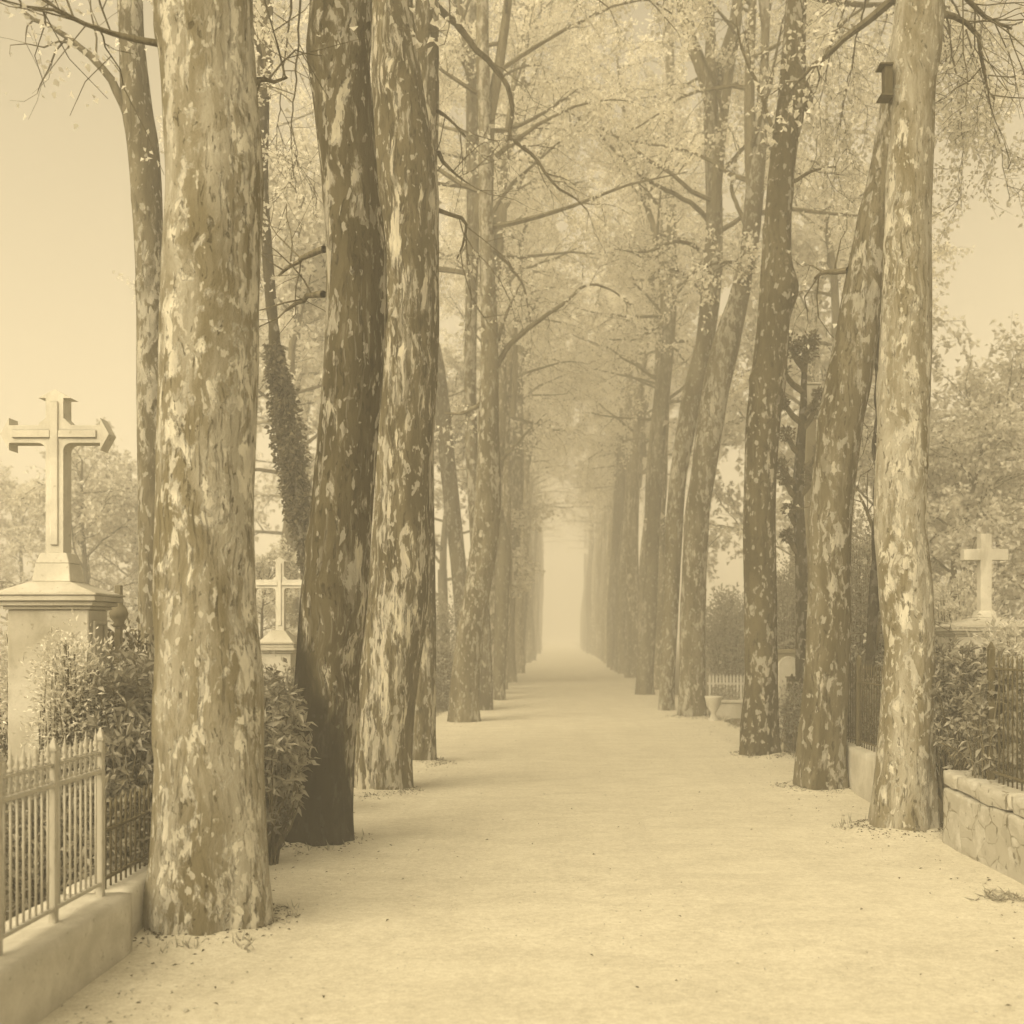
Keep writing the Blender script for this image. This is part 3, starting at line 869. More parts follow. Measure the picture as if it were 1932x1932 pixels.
# ---------------------------------------------------------------- shrubs
def shrub(name, label, x, Y, zc, rx, ry, rz, tips, per, ln, wd, mat, seed, cat='shrub', up=.3, base_z=0.0, whorl=True, group=None):
    rg = np.random.default_rng(seed)
    root = thing(name, ((x - VX) * Y / F, Y, base_z), label, cat, group)
    paths, LP, LD = [], [], []
    for k in range(tips):
        d = unit(rg.normal(size=3)); rad = rg.random() ** .4
        p = np.array([d[0] * rx * rad, d[1] * ry * rad, zc - base_z + d[2] * rz * rad])
        if p[2] < .04: p[2] = .04 + .1 * rg.random()
        b = np.array([rg.normal() * rx * .12, rg.normal() * ry * .12, 0.0])
        mid = (b + p) / 2 + rg.normal(size=3) * .05 + np.array([d[0], d[1], 0]) * .05
        if k % 3 == 0: paths.append((np.array([b, mid, p]), np.array([.009, .006, .003]), 4))
        out = unit(np.array([d[0], d[1], d[2] * .5 + .5]))
        if whorl:
            aa = np.arange(per) * 2.4 + rg.random() * 6
            t1 = unit(np.cross(out, np.array([.3, .2, .9]))); t2 = np.cross(out, t1)
            DD = (t1[None] * np.cos(aa)[:, None] + t2[None] * np.sin(aa)[:, None]) * .9 + out[None] * rg.uniform(.1, 1.0, per)[:, None]
            LP.append(np.repeat(p[None], per, 0) - out[None] * rg.uniform(0, .09, per)[:, None]); LD.append(DD)
        else:
            LP.append(p[None] + rg.normal(size=(per, 3)) * ln * 1.4); LD.append(rg.normal(size=(per, 3)) * .6 + out[None])
    V, Q = tubes_quads(paths)
    st = link('stem', quad_mesh('stem', V, Q, np.zeros(len(Q)), [M['twig']], True), root)
    Vl, Ql = leaves(np.concatenate(LP), np.concatenate(LD), ln, wd, rg, up=up)
    link('foliage', quad_mesh('foliage', Vl, Ql, np.zeros(len(Ql)), [M[mat]], False), root)
    return root


shrub('laurel_shrub', 'long-leaved laurel behind the low dark railing left of the nearest trunk', 255, 6.7, .95, .34, .4, .62, 420, 10, .088, .028, 'leaf_laurel', 1)
shrub('laurel_shrub', 'dark laurel with glossy leaves pushing out right of the nearest trunk', 500, 7.55, .82, .33, .35, .58, 340, 10, .085, .028, 'leaf_laurel', 2)
shrub('laurel_shrub', 'bushy laurel at the right edge behind the stone wall', 1815, 8.9, 1.02, .46, .4, .56, 480, 10, .08, .027, 'leaf_laurel', 3)
shrub('laurel_shrub', 'pale leafy shrub hanging through the railing at the right picture edge', 1895, 7.9, .95, .30, .3, .55, 200, 8, .09, .034, 'leaf_laurel', 13)
shrub('conifer_shrub', 'feathery upright conifer against the face of the left tomb', 136, 6.55, 1.12, .19, .16, .52, 560, 9, .04, .014, 'leaf_pale', 4, whorl=False)
shrub('garden_bush', 'dense bush behind the railing under the left tomb', 90, 6.2, .45, .6, .3, .35, 420, 9, .06, .03, 'leaf_conifer', 14, whorl=False)
shrub('garden_bush', 'dark bush behind the conifer and bare grey trunk', 250, 8.6, 1.0, .42, .35, .62, 420, 9, .06, .03, 'leaf_yew', 5, whorl=False)
shrub('garden_bush', 'tall ragged bush in the slit between the fourth and slanting left trunks', 832, 23, 1.2, .5, .5, 1.3, 420, 9, .08, .035, 'leaf_conifer', 6, whorl=False)
shrub('garden_bush', 'rounded bush above the white pickets on the right', 1372, 25, 1.55, .62, .6, 1.1, 800, 9, .08, .045, 'leaf_conifer', 7, whorl=False)
shrub('yew_bush', 'tall feathery yew in the wedge between the two front right trunks', 1632, 14.0, 1.6, .55, .5, 1.6, 1000, 10, .07, .03, 'leaf_conifer', 8, whorl=False)
shrub('yew_bush', 'bushy yew behind the arched headstone', 1492, 19, 1.5, .55, .5, 1.5, 800, 10, .08, .03, 'leaf_conifer', 9, whorl=False)
shrub('garden_bush', 'low bush behind the iron bars between the front right trunks', 1628, 12.0, .62, .35, .3, .4, 320, 9, .06, .03, 'leaf_laurel', 10, whorl=False)
shrub('garden_bush', 'small leafy bush at the foot of the speckled right trunk', 1497, 14.6, .55, .12, .15, .38, 110, 9, .06, .028, 'leaf_laurel', 11, whorl=False)
shrub('garden_bush', 'pale bush under the little cross between the near left trunks', 520, 9.6, .8, .36, .3, .5, 320, 9, .06, .03, 'leaf_laurel', 12, whorl=False)
shrub('garden_bush', 'hazy bush behind the flat-topped tomb at the right', 1800, 13.5, 1.3, .7, .5, 1.0, 800, 9, .08, .04, 'leaf_bg', 15, whorl=False)
shrub('garden_bush', 'dim bush behind the tall left tomb', 60, 9.5, .9, .7, .4, .9, 700, 9, .07, .035, 'leaf_bg', 16, whorl=False)

shrub('feathery_shrub', 'pale feathery shrub at the right edge in front of the flat-topped tomb', 1893, 9.6, 1.33, .22, .25, .32, 170, 9, .07, .03, 'leaf_bg', 17, whorl=False)
dk = plane_tree('thin dark leaning trunk in the wedge between the two front right trunks',
    [(700, 1652, 1660), (850, 1648, 1660), (1000, 1645, 1659), (1150, 1638, 1656), (1300, 1628, 1648), (1400, 1622, 1642)], 1430, 'bark_dark', 31, top=6.5, crown=None, tone=.35, Y=12.6, seg=16, r_top=.03)
limb_part(dk, [(1640, 1260), (1660, 1180), (1672, 1110)], 12.6, .03, .012, 41, (4, 3, 4), .1, lmat='leaf_bg')
limb_part(dk, [(1650, 1010), (1625, 940), (1600, 900)], 12.6, .025, .01, 42, (5, 4, 5), .3, lmat='leaf_bg')
limb_part(dk, [(1653, 900), (1668, 850), (1660, 780)], 12.6, .025, .01, 43, (5, 4, 5), .3, lmat='leaf_bg')

# drooping frond above the wall
fr = thing('fern_frond', at(1800, 1440, 8.6), 'arching dark frond drooping over the stone wall at the right', 'plant')
rgf = np.random.default_rng(4)
stem = catmull([(-.1, 0, .16), (.02, -.05, .10), (.12, -.1, -.02), (.2, -.13, -.16)], .02)
Vt, Qt = tubes_quads([(stem, np.linspace(.006, .003, len(stem)), 4)])
P = np.repeat(stem[2:], 2, 0); sg = np.tile([1, -1], len(P) // 2)
D = np.stack([sg * .5 - .3, np.full(len(P), -.2), np.full(len(P), -.8)], 1)
Vl, Ql = leaves(P, D, .11, .014, rgf, up=.1)
link('frond', quad_mesh('frond', np.concatenate([Vt, Vl]), np.concatenate([Qt, Ql + len(Vt)]), np.zeros(len(Qt) + len(Ql)), [M['leaf_ivy']], False), fr)

# dark knobbly tree round the pillar
YK = 15.2
kn = thing('pollarded_tree', at(1508, 1418, YK), 'dark knobbly pollarded tree with tufted knobs beside the tall square pillar', 'tree')
kn.location.z = 0
ko = kn.location
sp = []
for y, a, b in [(700, 1512, 1522), (780, 1508, 1522), (860, 1500, 1518), (940, 1496, 1516), (1050, 1500, 1522), (1200, 1502, 1526), (1400, 1500, 1530)][::-1]:
    z = H + (HY - y) * YK / F
    sp.append((((a + b) / 2 - VX) * YK / F, YK, z, (b - a) / 2 * YK / F))
sp.insert(0, (sp[0][0], YK, -.1, sp[0][3]))
t = trunk_mesh('trunk', sp, M['bark_dark'], ko, 61, seg=20, step=.12, lump=.15); t.parent = kn; t.location = (0, 0, 0); t.color = (.6, .6, .6, 1)
rgk = np.random.default_rng(9)
P, D = [], []; kp = []
for (x, y, r) in [(1484, 820, 13), (1473, 880, 11), (1480, 905, 9), (1492, 655, 20), (1522, 662, 18), (1478, 760, 9), (1535, 900, 16), (1550, 850, 12), (1488, 960, 10), (1540, 770, 9), (1530, 640, 12), (1545, 745, 9), (1486, 1010, 9), (1476, 700, 10)]:
    c = at(x, y, YK - .1); n = 260 if r > 14 else 150
    q = rgk.normal(size=(n, 3)); q = unit(q) * (rgk.random((n, 1)) ** .4)
    P.append(np.array(c)[None] + q * r * YK / F * 1.15 - np.array(ko)[None]); D.append(q + rgk.normal(size=(n, 3)) * .4)
    zt = c.z - .15; xs = np.interp(-zt, [-s_[2] for s_ in sp[::-1]], [s_[0] for s_ in sp[::-1]])
    kp.append((np.array([(xs, YK, zt - .12), ((xs + c.x) / 2, YK - .03, zt - .02), tuple(c)]) - np.array(ko)[None], np.array([.05, .04, .035]), 6))
Vt, Qt = tubes_quads(kp)
Vl, Ql = leaves(np.concatenate(P), np.concatenate(D), .06, .03, rgk, up=0)
link('crown', quad_mesh('crown', np.concatenate([Vt, Vl]), np.concatenate([Qt, Ql + len(Vt)]), np.concatenate([np.zeros(len(Qt)), np.ones(len(Ql))]), [M['twig'], M['leaf_ivy']], False), kn)

# ---------------------------------------------------------------- stonework
def noisy_block(name, x0, x1, y0, y1, z0, z1, mat, label, cat, amp=.012, cell=.07, seed=0, parent=None, rnd=.02):
    """kerb or wall block with worn, slightly uneven faces"""
    m = MB()
    nx_, ny_, nz_ = max(2, int((x1 - x0) / cell)), max(2, int((y1 - y0) / cell)), max(2, int((z1 - z0) / cell))
    idx = {}
    def vid(i, j, k):
        key = (i, j, k)
        if key not in idx:
            p = Vector((x0 + (x1 - x0) * i / nx_, y0 + (y1 - y0) * j / ny_, z0 + (z1 - z0) * k / nz_))
            cx, cy, cz = [max(l + rnd, min(h - rnd, v)) for v, l, h in zip(p, (x0, y0, z0), (x1, y1, z1))]
            q = Vector((cx, cy, cz)); dvec = p - q
            if dvec.length > 1e-6: p = q + dvec.normalized() * rnd
            n = mnoise.noise_vector(p * 2.3 + Vector((seed, 0, 0))) * amp + mnoise.noise_vector(p * 9 + Vector((seed, 0, 0))) * amp * .4
            idx[key] = len(m.v); m.v.append(tuple(p + n))
        return idx[key]
    def quadf(a, b, c, d): m.f.append((a, b, c, d)); m.m.append(0)
    for i in range(nx_):
        for j in range(ny_):
            quadf(vid(i, j, nz_), vid(i + 1, j, nz_), vid(i + 1, j + 1, nz_), vid(i, j + 1, nz_))
    for i in range(nx_):
        for k in range(nz_):
            quadf(vid(i, 0, k), vid(i + 1, 0, k), vid(i + 1, 0, k + 1), vid(i, 0, k + 1))
            quadf(vid(i + 1, ny_, k), vid(i, ny_, k), vid(i, ny_, k + 1), vid(i + 1, ny_, k + 1))
    for j in range(ny_):
        for k in range(nz_):
            quadf(vid(0, j + 1, k), vid(0, j, k), vid(0, j, k + 1), vid(0, j + 1, k + 1))
            quadf(vid(nx_, j, k), vid(nx_, j + 1, k), vid(nx_, j + 1, k + 1), vid(nx_, j, k + 1))
    o = m.build(name, mat, parent, ((x0 + x1) / 2, (y0 + y1) / 2, 0) if parent is None else parent.location, smooth=True)
    if label: tag(o, label, cat)
    return o


noisy_block('stone_kerb', -2.50, -2.13, 2.6, 5.46, -.03, .315, M['kerb'], 'low stained kerb wall carrying the pale pointed railing at the left front', 'kerb', seed=1)
noisy_block('stone_kerb', -2.55, -2.20, 5.58, 7.72, -.03, .30, M['kerb'], 'set-back kerb under the low dark railing, behind the nearest trunk', 'kerb', seed=2)
noisy_block('stone_kerb', 2.98, 3.25, 9.35, 13.2, -.03, .47, M['kerb'], 'pale smooth kerb wall between the two front right trunks', 'kerb', seed=3)

# rubble wall right: stones and capping
wl = thing('stone_wall', (3.1, 6.2, 0), 'low rubble stone wall with capstones right of the pale front trunk', 'wall')
core = noisy_block('rubble', 2.955, 3.26, 3.6, 8.36, -.03, .44, M['rubble'], None, None, amp=.022, cell=.035, seed=5, parent=wl)
rw = random.Random(3)
y = 3.6
while y < 8.3:
    L = rw.uniform(.6, .95); y1 = min(8.38, y + L)
    noisy_block('capstone', 2.955, 3.30, y + .004, y1 - .004, .44, .565, M['rubble'], None, None, amp=.022, cell=.045, seed=rw.random() * 50, parent=wl, rnd=.03)
    y = y1

# ---- left tomb with tall cross
def tomb(label, name, cx, Yf, hw, dep, z_body, over, z_roof, flat_hw, panel=True):
    root = thing(name, (cx, Yf + dep / 2, 0), label, 'tomb')
    o = root.location; yc = Yf + dep / 2
    b = MB(); b.box(cx - hw, cx + hw, Yf, Yf + dep, .22, z_body, .006); b.build('body', M['tomb'], root, o)
    p = MB(); p.box(cx - hw - .05, cx + hw + .05, Yf - .05, Yf + dep + .05, -.02, .217, .012); p.build('plinth', M['tomb'], root, o)
    c = MB()
    zz = z_body + .001
    for ex, h in ((.022, .022), (.05, .03), (over, .035), (over + .012, .016)):
        c.box(cx - hw - ex, cx + hw + ex, Yf - ex, Yf + dep + ex, zz, zz + h, .004); zz += h + .0008
    c.build('cornice', M['tomb'], root, o)
    r = MB(); r.prism4((cx, yc), hw + over - .01, dep / 2 + over - .01, zz, flat_hw, min(dep / 2, flat_hw), zz + z_roof)
    r.build('roof', M['tomb'], root, o, bevel=.006)
    if panel:
        f = MB()
        x = cx + hw
        za, zb = .35, z_body - .07
        for (ya, yb, z0, z1) in ((Yf + .05, Yf + .075, za, zb), (Yf + dep - .075, Yf + dep - .05, za, zb), (Yf + .077, Yf + dep - .077, zb - .025, zb), (Yf + .077, Yf + dep - .077, za, za + .025)):
            f.box(x + .001, x + .022, ya, yb, z0, z1, .004)
        f.build('side_moulding', M['tomb'], root, o)
    return root, zz + z_roof, yc


def cross_mesh(cx, yc, z0, zt, za, half, th, dep, pointed=True, fil=.05):
    """latin cross with gabled ends and concave corners, built as one prism with raised centre strip"""
    t = th / 2; g_ = th * .42
    def fillet(px, pz, sx, sz):
        return [(px + sx * fil * (1 - math.sin(a)), pz + sz * fil * (1 - math.cos(a))) for a in np.linspace(0, math.pi / 2, 5)]
    o = [(cx - t, z0), (cx + t, z0)]
    f = fillet(cx + t, za - t, 1, -1)
    o += [(cx + t, za - t - fil)] + [p for p in [(cx + t + fil * (1 - math.cos(a)), za - t - fil + fil * math.sin(a)) for a in np.linspace(.3, math.pi / 2, 4)]]
    if pointed: o += [(cx + half - g_ * 1.2, za - t), (cx + half - g_ * 1.2, za - t - g_), (cx + half, za), (cx + half - g_ * 1.2, za + t + g_), (cx + half - g_ * 1.2, za + t)]
    else: o += [(cx + half, za - t), (cx + half, za + t)]
    o += [(cx + t + fil, za + t), (cx + t, za + t + fil)]
    if pointed: o += [(cx + t, zt - g_ * 1.2), (cx + t + g_, zt - g_ * 1.2), (cx, zt), (cx - t - g_, zt - g_ * 1.2), (cx - t, zt - g_ * 1.2)]
    else: o += [(cx + t, zt), (cx - t, zt)]
    o += [(cx - t, za + t + fil), (cx - t - fil, za + t)]
    if pointed: o += [(cx - half + g_ * 1.2, za + t), (cx - half + g_ * 1.2, za + t + g_), (cx - half, za), (cx - half + g_ * 1.2, za - t - g_), (cx - half + g_ * 1.2, za - t)]
    else: o += [(cx - half, za + t), (cx - half, za - t)]
    o += [(cx - t - fil * (1 - math.cos(a)), za - t - fil + fil * math.sin(a)) for a in np.linspace(math.pi / 2, .3, 4)] + [(cx - t, za - t - fil)]
    m = MB(); m.poly_extrude_y(o, yc - dep / 2, yc + dep / 2)
    if not pointed: return m
    s = th * .22
    m.box(cx - s, cx + s, yc - dep / 2 - .012, yc - dep / 2 - .001, z0 + .05, zt - th * .7, .004)
    m.box(cx - half + th * .7, cx - s - .002, yc - dep / 2 - .012, yc - dep / 2 - .001, za - s, za + s, .004)
    m.box(cx + s + .002, cx + half - th * .7, yc - dep / 2 - .012, yc - dep / 2 - .001, za - s, za + s, .004)
    return m


YT = 7.0
TX = (104 - VX) * (YT + .1) / F
T1, zt1, yc1 = tomb('large pale stone tomb carrying the tallest cross, behind the left railing', 'tomb', TX, YT, .26, .30, H + (HY - 1150) * YT / F, .075, .075, .13)
cb = MB(); cb.prism4((TX, yc1), .125, .11, zt1 + .001, .11, .095, zt1 + .12); cb.prism4((TX, yc1), .11, .095, zt1 + .121, .085, .075, zt1 + .19)
cb.build('cross_base', M['cross'], T1, T1.location, bevel=.006)
cross_mesh(TX, yc1, zt1 + .191, H + (HY - 738) * (yc1) / F, H + (HY - 822) * yc1 / F, .355, .115, .12).build('cross', M['cross'], T1, T1.location, bevel=.005)

Y2 = 11.0; X2 = (528 - VX) * (Y2 + .15) / F
T2, zt2, yc2 = tomb('small tomb with a little cross, glimpsed between the two nearest left trunks', 'tomb', X2, Y2, .15, .3, H + (HY - 1232) * Y2 / F, .04, .12, .07, panel=False)
cross_mesh(X2 + .01, yc2, zt2 + .001, H + (HY - 1052) * yc2 / F, H + (HY - 1102) * yc2 / F, .30, .085, .09, fil=.035).build('cross', M['cross'], T2, T2.location, bevel=.004)

Y3 = 12.0; X3 = (1857 - VX) * (Y3 + .3) / F
T3, zt3, yc3 = tomb('flat-topped tomb with a plain cross at the right edge behind the laurel', 'tomb', X3, Y3, .42, .6, H + (HY - 1200) * Y3 / F, .08, .10, .12, panel=False)
cb = MB(); cb.prism4((X3, yc3), .11, .1, zt3 + .001, .085, .08, zt3 + .08); cb.build('cross_base', M['cross'], T3, T3.location, bevel=.006)
cross_mesh(X3, yc3, zt3 + .081, H + (HY - 1008) * yc3 / F, H + (HY - 1047) * yc3 / F,   .25, .125, .12, pointed=False, fil=.012).build('cross', M['cross'], T3, T3.location, bevel=.005)

# slim ornamental post beside the left tomb
xp, Yp = (224 - VX) * 7.7 / F, 7.7
po = thing('grave_post', (xp, Yp, 0), 'slim stone post with a rounded knob right of the large left tomb', 'post')
m = MB(); m.box(xp - .022, xp + .022, Yp - .022, Yp + .022, 0, 1.66, .004); m.build('shaft', M['grey_stone'], po, po.location)
m = MB(); m.lathe((xp, Yp, 1.661), [(.03, 0), (.04, .02), (.03, .035), (.06, .07), (.065, .10), (.05, .14), (.03, .16), (.032, .2)], 14); m.build('knob', M['grey_stone'], po, po.location, smooth=True)
m = MB(); m.box(xp - .022, xp + .022, Yp - .022, Yp + .022, 1.862, 1.96, .004); m.build('finial', M['grey_stone'], po, po.location)

# arched headstone
Yh = 17.2; xh = (1488 - VX) * Yh / F
hs = thing('headstone', (xh, Yh, 0), 'pale headstone with a rounded arch between the third and second right trunks', 'headstone')
hw = .17; ztop = H + (HY - 1238) * Yh / F
out = [(xh - hw, .16), (xh + hw, .16), (xh + hw, ztop - hw)] + [(xh + hw * math.cos(a), ztop - hw + hw * math.sin(a)) for a in np.linspace(.2, math.pi - .2, 9)] + [(xh - hw, ztop - hw)]
m = MB(); m.poly_extrude_y(out, Yh - .06, Yh + .06); m.build('slab', M['tomb'], hs, hs.location, bevel=.006)
m = MB(); m.box(xh - .24, xh + .24, Yh - .14, Yh + .14, -.02, .158, .01); m.build('plinth', M['tomb'], hs, hs.location)
m = MB(); m.box(xh - .22, xh + .22, Yh + .062, Yh + .2, .16, ztop + .04, .01); m.box(xh - .26, xh + .26, Yh + .03, Yh + .23, ztop + .041, ztop + .11, .01); m.build('backing', M['grey_stone'], hs, hs.location)

# tall square pillar
Yq = 16.2; xq = (1529 - VX) * Yq / F
pq = thing('stone_pillar', (xq, Yq, 0), 'tall square pillar with a fluted head behind the second right trunk', 'pillar')
zq = H + (HY - 725) * Yq / F; zq0 = H + (HY - 790) * Yq / F
m = MB(); m.box(xq - .07, xq + .07, Yq - .07, Yq + .07, .3, zq0, .006); m.build('shaft', M['grey_stone'], pq, pq.location)
m = MB(); m.box(xq - .2, xq + .2, Yq - .2, Yq + .2, -.02, .298, .012); m.build('plinth', M['grey_stone'], pq, pq.location)
m = MB(); m.box(xq - .115, xq + .115, Yq - .115, Yq + .115, zq0 + .001, zq - .03, .006)
for k in range(4): m.box(xq - .095 + k * .052, xq - .070 + k * .052, Yq - .128, Yq - .116, zq0 + .04, zq - .06, .002)
m.box(xq - .14, xq + .14, Yq - .14, Yq + .14, zq - .029, zq, .006)
m.build('head', M['tomb'], pq, pq.location)

Yg = 15.6; xg = (1494 - VX) * Yg / F; zg = H + (HY - 1304) * Yg / F
gl = thing('grave_lantern', (xg, Yg, 0), 'small dark lidded box on a thin pole in front of the arched headstone', 'lantern')
m = MB(); m.lathe((xg, Yg, 0), [(.012, -.02), (.012, zg)], 8); m.build('pole', M['iron_dark'], gl, gl.location)
m = MB(); m.box(xg - .065, xg + .065, Yg - .065, Yg + .065, zg + .001, zg + .19, .004); m.build('case', M['wood_dark'], gl, gl.location)
m = MB(); m.box(xg - .08, xg + .08, Yg - .08, Yg + .08, zg + .192, zg + .21, .003); m.prism4((xg, Yg), .02, .02, zg + .211, .006, .006, zg + .25); m.build('lid', M['wood_dark'], gl, gl.location)

# low stone post, planter, pot
Yb = 14.9; xb_ = (1489 - VX) * Yb / F
lp = MB(); lp.box(xb_ - .07, xb_ + .07, Yb - .07, Yb + .07, -.02, .62, .01); lp.prism4((xb_, Yb), .085, .085, .621, .03, .03, .70)
tag(lp.build('stone_post', M['grey_stone'], None, (xb_, Yb, 0), bevel=.008), 'squat stone corner post right of the speckled trunk foot', 'post')
Yu = 21.2; xu = (1368 - VX) * Yu / F
pl = thing('stone_planter', (xu, Yu, 0), 'low stone trough with plants behind the leaning right trunk', 'planter')
m = MB(); m.box(xu - .3, xu + .3, Yu - .16, Yu + .16, -.01, .30, .015); m.box(xu - .33, xu + .33, Yu - .19, Yu + .19, .301, .36, .012); m.build('trough', M['tomb'], pl, pl.location)
rgp = np.random.default_rng(3); n = 500
Pp = np.stack([rgp.uniform(-.26, .26, n), rgp.uniform(-.12, .12, n), .34 + rgp.random(n) ** 1.5 * .28], 1)
Vl, Ql = leaves(Pp, rgp.normal(size=(n, 3)) + np.array([0, 0, .6]), .07, .03, rgp)
link('foliage', quad_mesh('foliage', Vl, Ql, np.zeros(len(Ql)), [M['leaf_conifer']], False), pl)
Yv = 20.4; xv = (1346 - VX) * Yv / F
m = MB(); m.lathe((xv, Yv, 0), [(.09, -.02), (.10, .03), (.06, .08), (.05, .16), (.13, .30), (.16, .44), (.17, .47), (.14, .47), (.12, .42)], 18)
tag(m.build('stone_urn', M['tomb'], None, (xv, Yv, 0), smooth=True), 'pale footed urn right of the leaning right trunk foot', 'urn')

# white picket fence behind
Yf_ = 24.0
pf = thing('picket_fence', ((1365 - VX) * Yf_ / F, Yf_ - .6, 0), 'small white picket fence below the rounded bush on the right', 'fence')
x0, x1 = (1332 - VX) * Yf_ / F, (1402 - VX) * Yf_ / F
n = 12
for k in range(n):
    x = x0 + (x1 - x0) * k / (n - 1)
    m = MB(); yq_ = Yf_ - .6
    m.poly_extrude_y([(x - .022, .05), (x + .022, .05), (x + .022, .72), (x, .78), (x - .022, .72)], yq_ - .012, yq_ + .012)
    m.build('picket', M['white_wood'], pf, pf.location)
for zr in (.2, .55):
    m = MB(); m.box(x0 - .05, x1 + .05, Yf_ - .586, Yf_ - .556, zr, zr + .05, .004); m.build('rail', M['white_wood'], pf, pf.location)


# ---------------------------------------------------------------- railings
def railing_pale():
    X = -2.255; zk = .315
    root = thing('iron_railing', (X, 4.4, zk), 'pale painted railing with pointed finials and square posts on the left kerb', 'railing')
    o = root.location
    posts = [3.38, 3.88, 4.37, 4.86, 5.36]
    for y in posts:
        m = MB(); m.box(X - .017, X + .017, y - .017, y + .017, zk - .005, 1.085, .003); m.prism4((X, y), .021, .021, 1.086, .021, .021, 1.098); m.prism4((X, y), .018, .018, 1.099, .002, .002, 1.15)
        m.build('post', M['iron_pale'], root, o)
    for (z0, z1, hx, nm) in ((.372, .390, .012, 'bottom_rail'), (.925, .943, .014, 'middle_rail'), (1.022, 1.032, .009, 'top_rail')):
        m = MB()
        for a, b in zip(posts[:-1], posts[1:]): m.box(X - hx, X + hx, a + .018, b - .018, z0, z1, .002)
        m.build(nm, M['iron_pale'], root, o)
    fin_t = [(.005, 0), (.013, .006), (.013, .012), (.006, .018), (.012, .034), (.014, .045), (.007, .062), (.009, .068), (.004, .082), (.001, .115)]
    fin_s = [(.005, 0), (.010, .006), (.006, .012), (.010, .028), (.006, .044), (.001, .07)]
    for a, b in zip(posts[:-1], posts[1:]):
        n = 8
        for k in range(n):
            y = a + (b - a) * (k + 1) / (n + 1)
            m = MB()
            m.lathe((X, y, zk + .06), [(.0058, 0), (.0058, .964 - .315)], 8)
            m.lathe((X, y, 1.033), fin_t if k % 2 else fin_s, 10)
            m.lathe((X, y, .948), [(.006, 0), (.012, .012), (.006, .026)], 8)
            m.build('picket', M['iron_pale'], root, o, smooth=True)
        sc = MB()
        for k in range(n + 1):                      # ring scrolls between the rails
            yc = a + (b - a) * (k + .5) / (n + 1)
            ring = [(X, yc + .019 * math.cos(t), .983 + .034 * math.sin(t)) for t in np.linspace(0, 2 * math.pi, 15)]
            sc.tube(ring, [.0032] * 15, 5, cap=False)
        sc.build('scrollwork', M['iron_pale'], root, o, smooth=True)
    return root


railing_pale()


def bar_railing(label, X, ya, yb, zk, zt, sp, mat, rails, r=.006, post=None):
    root = thing('iron_railing', (X, (ya + yb) / 2, zk), label, 'railing')
    o = root.location
    n = int((yb - ya) / sp)
    for k in range(n + 1):
        y = ya + sp * k
        m = MB(); m.lathe((X, y, zk - .01), [(r, 0), (r, zt - zk - .03), (r * 1.6, zt - zk - .02), (r * .3, zt - zk + .03)], 7)
        m.build('bar', mat, root, o, smooth=True)
    for z in rails:
        m = MB(); m.box(X - .012, X + .012, ya - .04, yb + .04, z, z + .016, .002); m.build('rail', mat, root, o)
    for y in (post or ()):
        m = MB(); m.box(X - .022, X + .022, y - .022, y + .022, zk - .01, zt + .06, .003); m.prism4((X, y), .024, .024, zt + .061, .003, .003, zt + .11); m.build('post', mat, root, o)
    return root


bar_railing('low thin dark railing on the set-back kerb left of the nearest trunk', -2.33, 5.6, 7.66, .30, .74, .066, M['iron_dark'], (.345, .59))
bar_railing('upright iron railing on the kerb between the two front right trunks', 3.10, 9.45, 13.0, .47, 1.30, .085, M['iron_dark'], (.52, 1.12), post=(9.4, 11.2))
bar_railing('tall iron railing on the rubble wall at the right picture edge', 3.12, 4.6, 7.74, .565, 1.45, .075, M['iron_dark'], (.62, 1.36), post=(7.82,))

# small box with ledges high on the pale front trunk
xn, zn = (1672 - VX) * 8.75 / F, H + (HY - 156) * 8.75 / F
nb = thing('nest_box', (xn, 8.75, zn), 'small dark wooden box with jutting ledges fixed high on the pale front right trunk', 'box')
m = MB(); m.box(xn - .024, xn + .04, 8.70, 8.80, zn - .115, zn + .115, .004); m.build('body', M['wood_dark'], nb, nb.location)
m = MB(); m.box(xn - .068, xn + .04, 8.68, 8.82, zn + .116, zn + .131, .003); m.build('roof', M['wood_dark'], nb, nb.location)
m = MB(); m.box(xn - .06, xn + .04, 8.68, 8.82, zn - .134, zn - .116, .003); m.build('ledge', M['wood_dark'], nb, nb.location)

# ---------------------------------------------------------------- litter and grass
rgl = np.random.default_rng(21); n = 420
yy = 4.0 + 26 * rgl.random(n) ** 1.6; xx = rgl.uniform(-2.1, 2.9, n)
edge = rgl.random(n) < .82
xx = np.where(edge, np.where(rgl.random(n) < .5, -2.0 + np.abs(rgl.normal(size=n)) * .35, 2.8 - np.abs(rgl.normal(size=n)) * .35), xx)
P = np.stack([xx, yy, np.full(n, .022) + rgl.random(n) * .006], 1); D = rgl.normal(size=(n, 3)) * np.array([1, 1, .12])
ex = []
for fx, fy, fr in FEET:
    for k in range(420):
        a = rgl.uniform(0, 6.28); d_ = fr + .03 + abs(rgl.normal()) * .09
        ex.append((fx + math.cos(a) * d_, fy + math.sin(a) * d_, .018 + .05 * math.exp(-(max(0, d_ - fr) / .17) ** 2)))
ex = np.array(ex); P = np.concatenate([P, ex]); D = np.concatenate([D, rgl.normal(size=(len(ex), 3)) * np.array([1, 1, .2])])
Vl, Ql = leaves(P, D, .026, .013, rgl, up=3)
lit = link('leaf_litter', quad_mesh('leaf_litter', Vl, Ql, np.zeros(len(Ql)), [M['wood_dark']], False))
tag(lit, 'scattered dry leaves and twigs on the sandy path', 'leaf litter', kind='stuff')

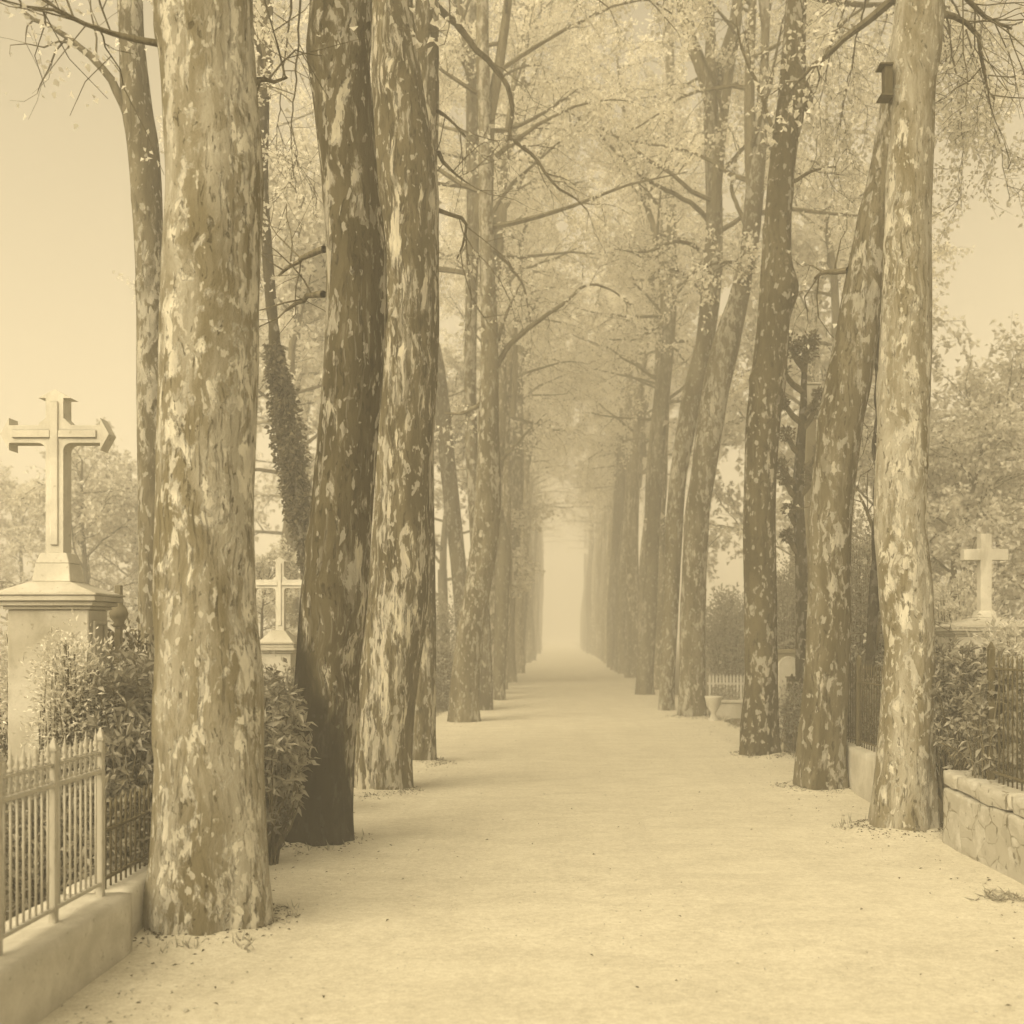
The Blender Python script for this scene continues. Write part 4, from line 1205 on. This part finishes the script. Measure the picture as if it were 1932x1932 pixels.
P, D = [], []
feet = [(-1.9, 5.9, .42), (-1.97, 8.35, .36), (-1.85, 11.0, .34), (-1.7, 13.5, .28), (2.8, 8.9, .36), (2.72, 11.3, .33), (2.7, 14.3, .32), (2.6, 21, .34)]
for fx, fy, fr_ in feet:
    for k in range(24):
        a = rgl.uniform(0, 6.28); d_ = fr_ + abs(rgl.normal()) * .07
        for q in range(6):
            P.append((fx + math.cos(a) * d_ + rgl.normal() * .015, fy + math.sin(a) * d_ + rgl.normal() * .015, .01)); D.append((rgl.normal() * .6, rgl.normal() * .6, .8))
for k in range(1500):
    s_ = rgl.random() < .5
    x = (-2.35 - abs(rgl.normal()) * .25) if s_ else (3.0 + abs(rgl.normal()) * .25)
    y = rgl.uniform(13.5, 60)
    for q in range(5): P.append((x + rgl.normal() * .02, y + rgl.normal() * .03, .01)); D.append((rgl.normal() * .5, rgl.normal() * .5, 1))
for k in range(22):
    x, y = 2.68 + rgl.normal() * .06, 6.55 + rgl.normal() * .12
    for q in range(6): P.append((x, y, .015)); D.append((rgl.normal(), rgl.normal(), .5))
Vl, Ql = leaves(np.array(P), np.array(D), .075, .010, rgl, up=0)
gr = link('grass', quad_mesh('grass', Vl, Ql, np.zeros(len(Ql)), [M['leaf_conifer']], False))
tag(gr, 'thin grass tufts round the tree feet and along the path edges', 'grass', kind='stuff')

np_ = 5200
py = 3.6 + 22 * rgl.random(np_) ** 1.7; px_ = rgl.uniform(-2.15, 2.95, np_)
near_edge = rgl.random(np_) < .45
px_ = np.where(near_edge, np.where(rgl.random(np_) < .5, -2.1 + np.abs(rgl.normal(size=np_)) * .4, 2.85 - np.abs(rgl.normal(size=np_)) * .4), px_)
r_ = rgl.uniform(.003, .0075, np_) * np.where(rgl.random(np_) < .05, 1.8, 1)
base = np.array([(1, 0, 0), (.5, .87, 0), (-.5, .87, 0), (-1, 0, 0), (-.5, -.87, 0), (.5, -.87, 0), (.45, .3, .55), (-.4, .3, .5), (-.4, -.3, .55), (.4, -.35, .5)])
V = base[None] * r_[:, None, None] * rgl.uniform(.7, 1.3, (np_, 1, 3)) + rgl.normal(size=(np_, 10, 3)) * .0006
V += np.stack([px_, py, np.full(np_, .0145)], 1)[:, None, :]
q = np.array([(0, 1, 6, 9), (1, 2, 7, 6), (2, 3, 8, 7), (3, 4, 8, 8), (4, 5, 9, 8), (6, 7, 8, 9)])
q = np.array([(0, 1, 6, 9), (1, 2, 7, 6), (2, 3, 8, 7), (4, 5, 9, 8), (6, 7, 8, 9)])
Q = (np.arange(np_) * 10)[:, None, None] + q[None]
gv = link('gravel', quad_mesh('gravel', V.reshape(-1, 3), Q.reshape(-1, 4), np.zeros(np_ * 5), [M['rubble']], False))
tag(gv, 'small loose pebbles strewn over the sandy path', 'gravel', kind='stuff')
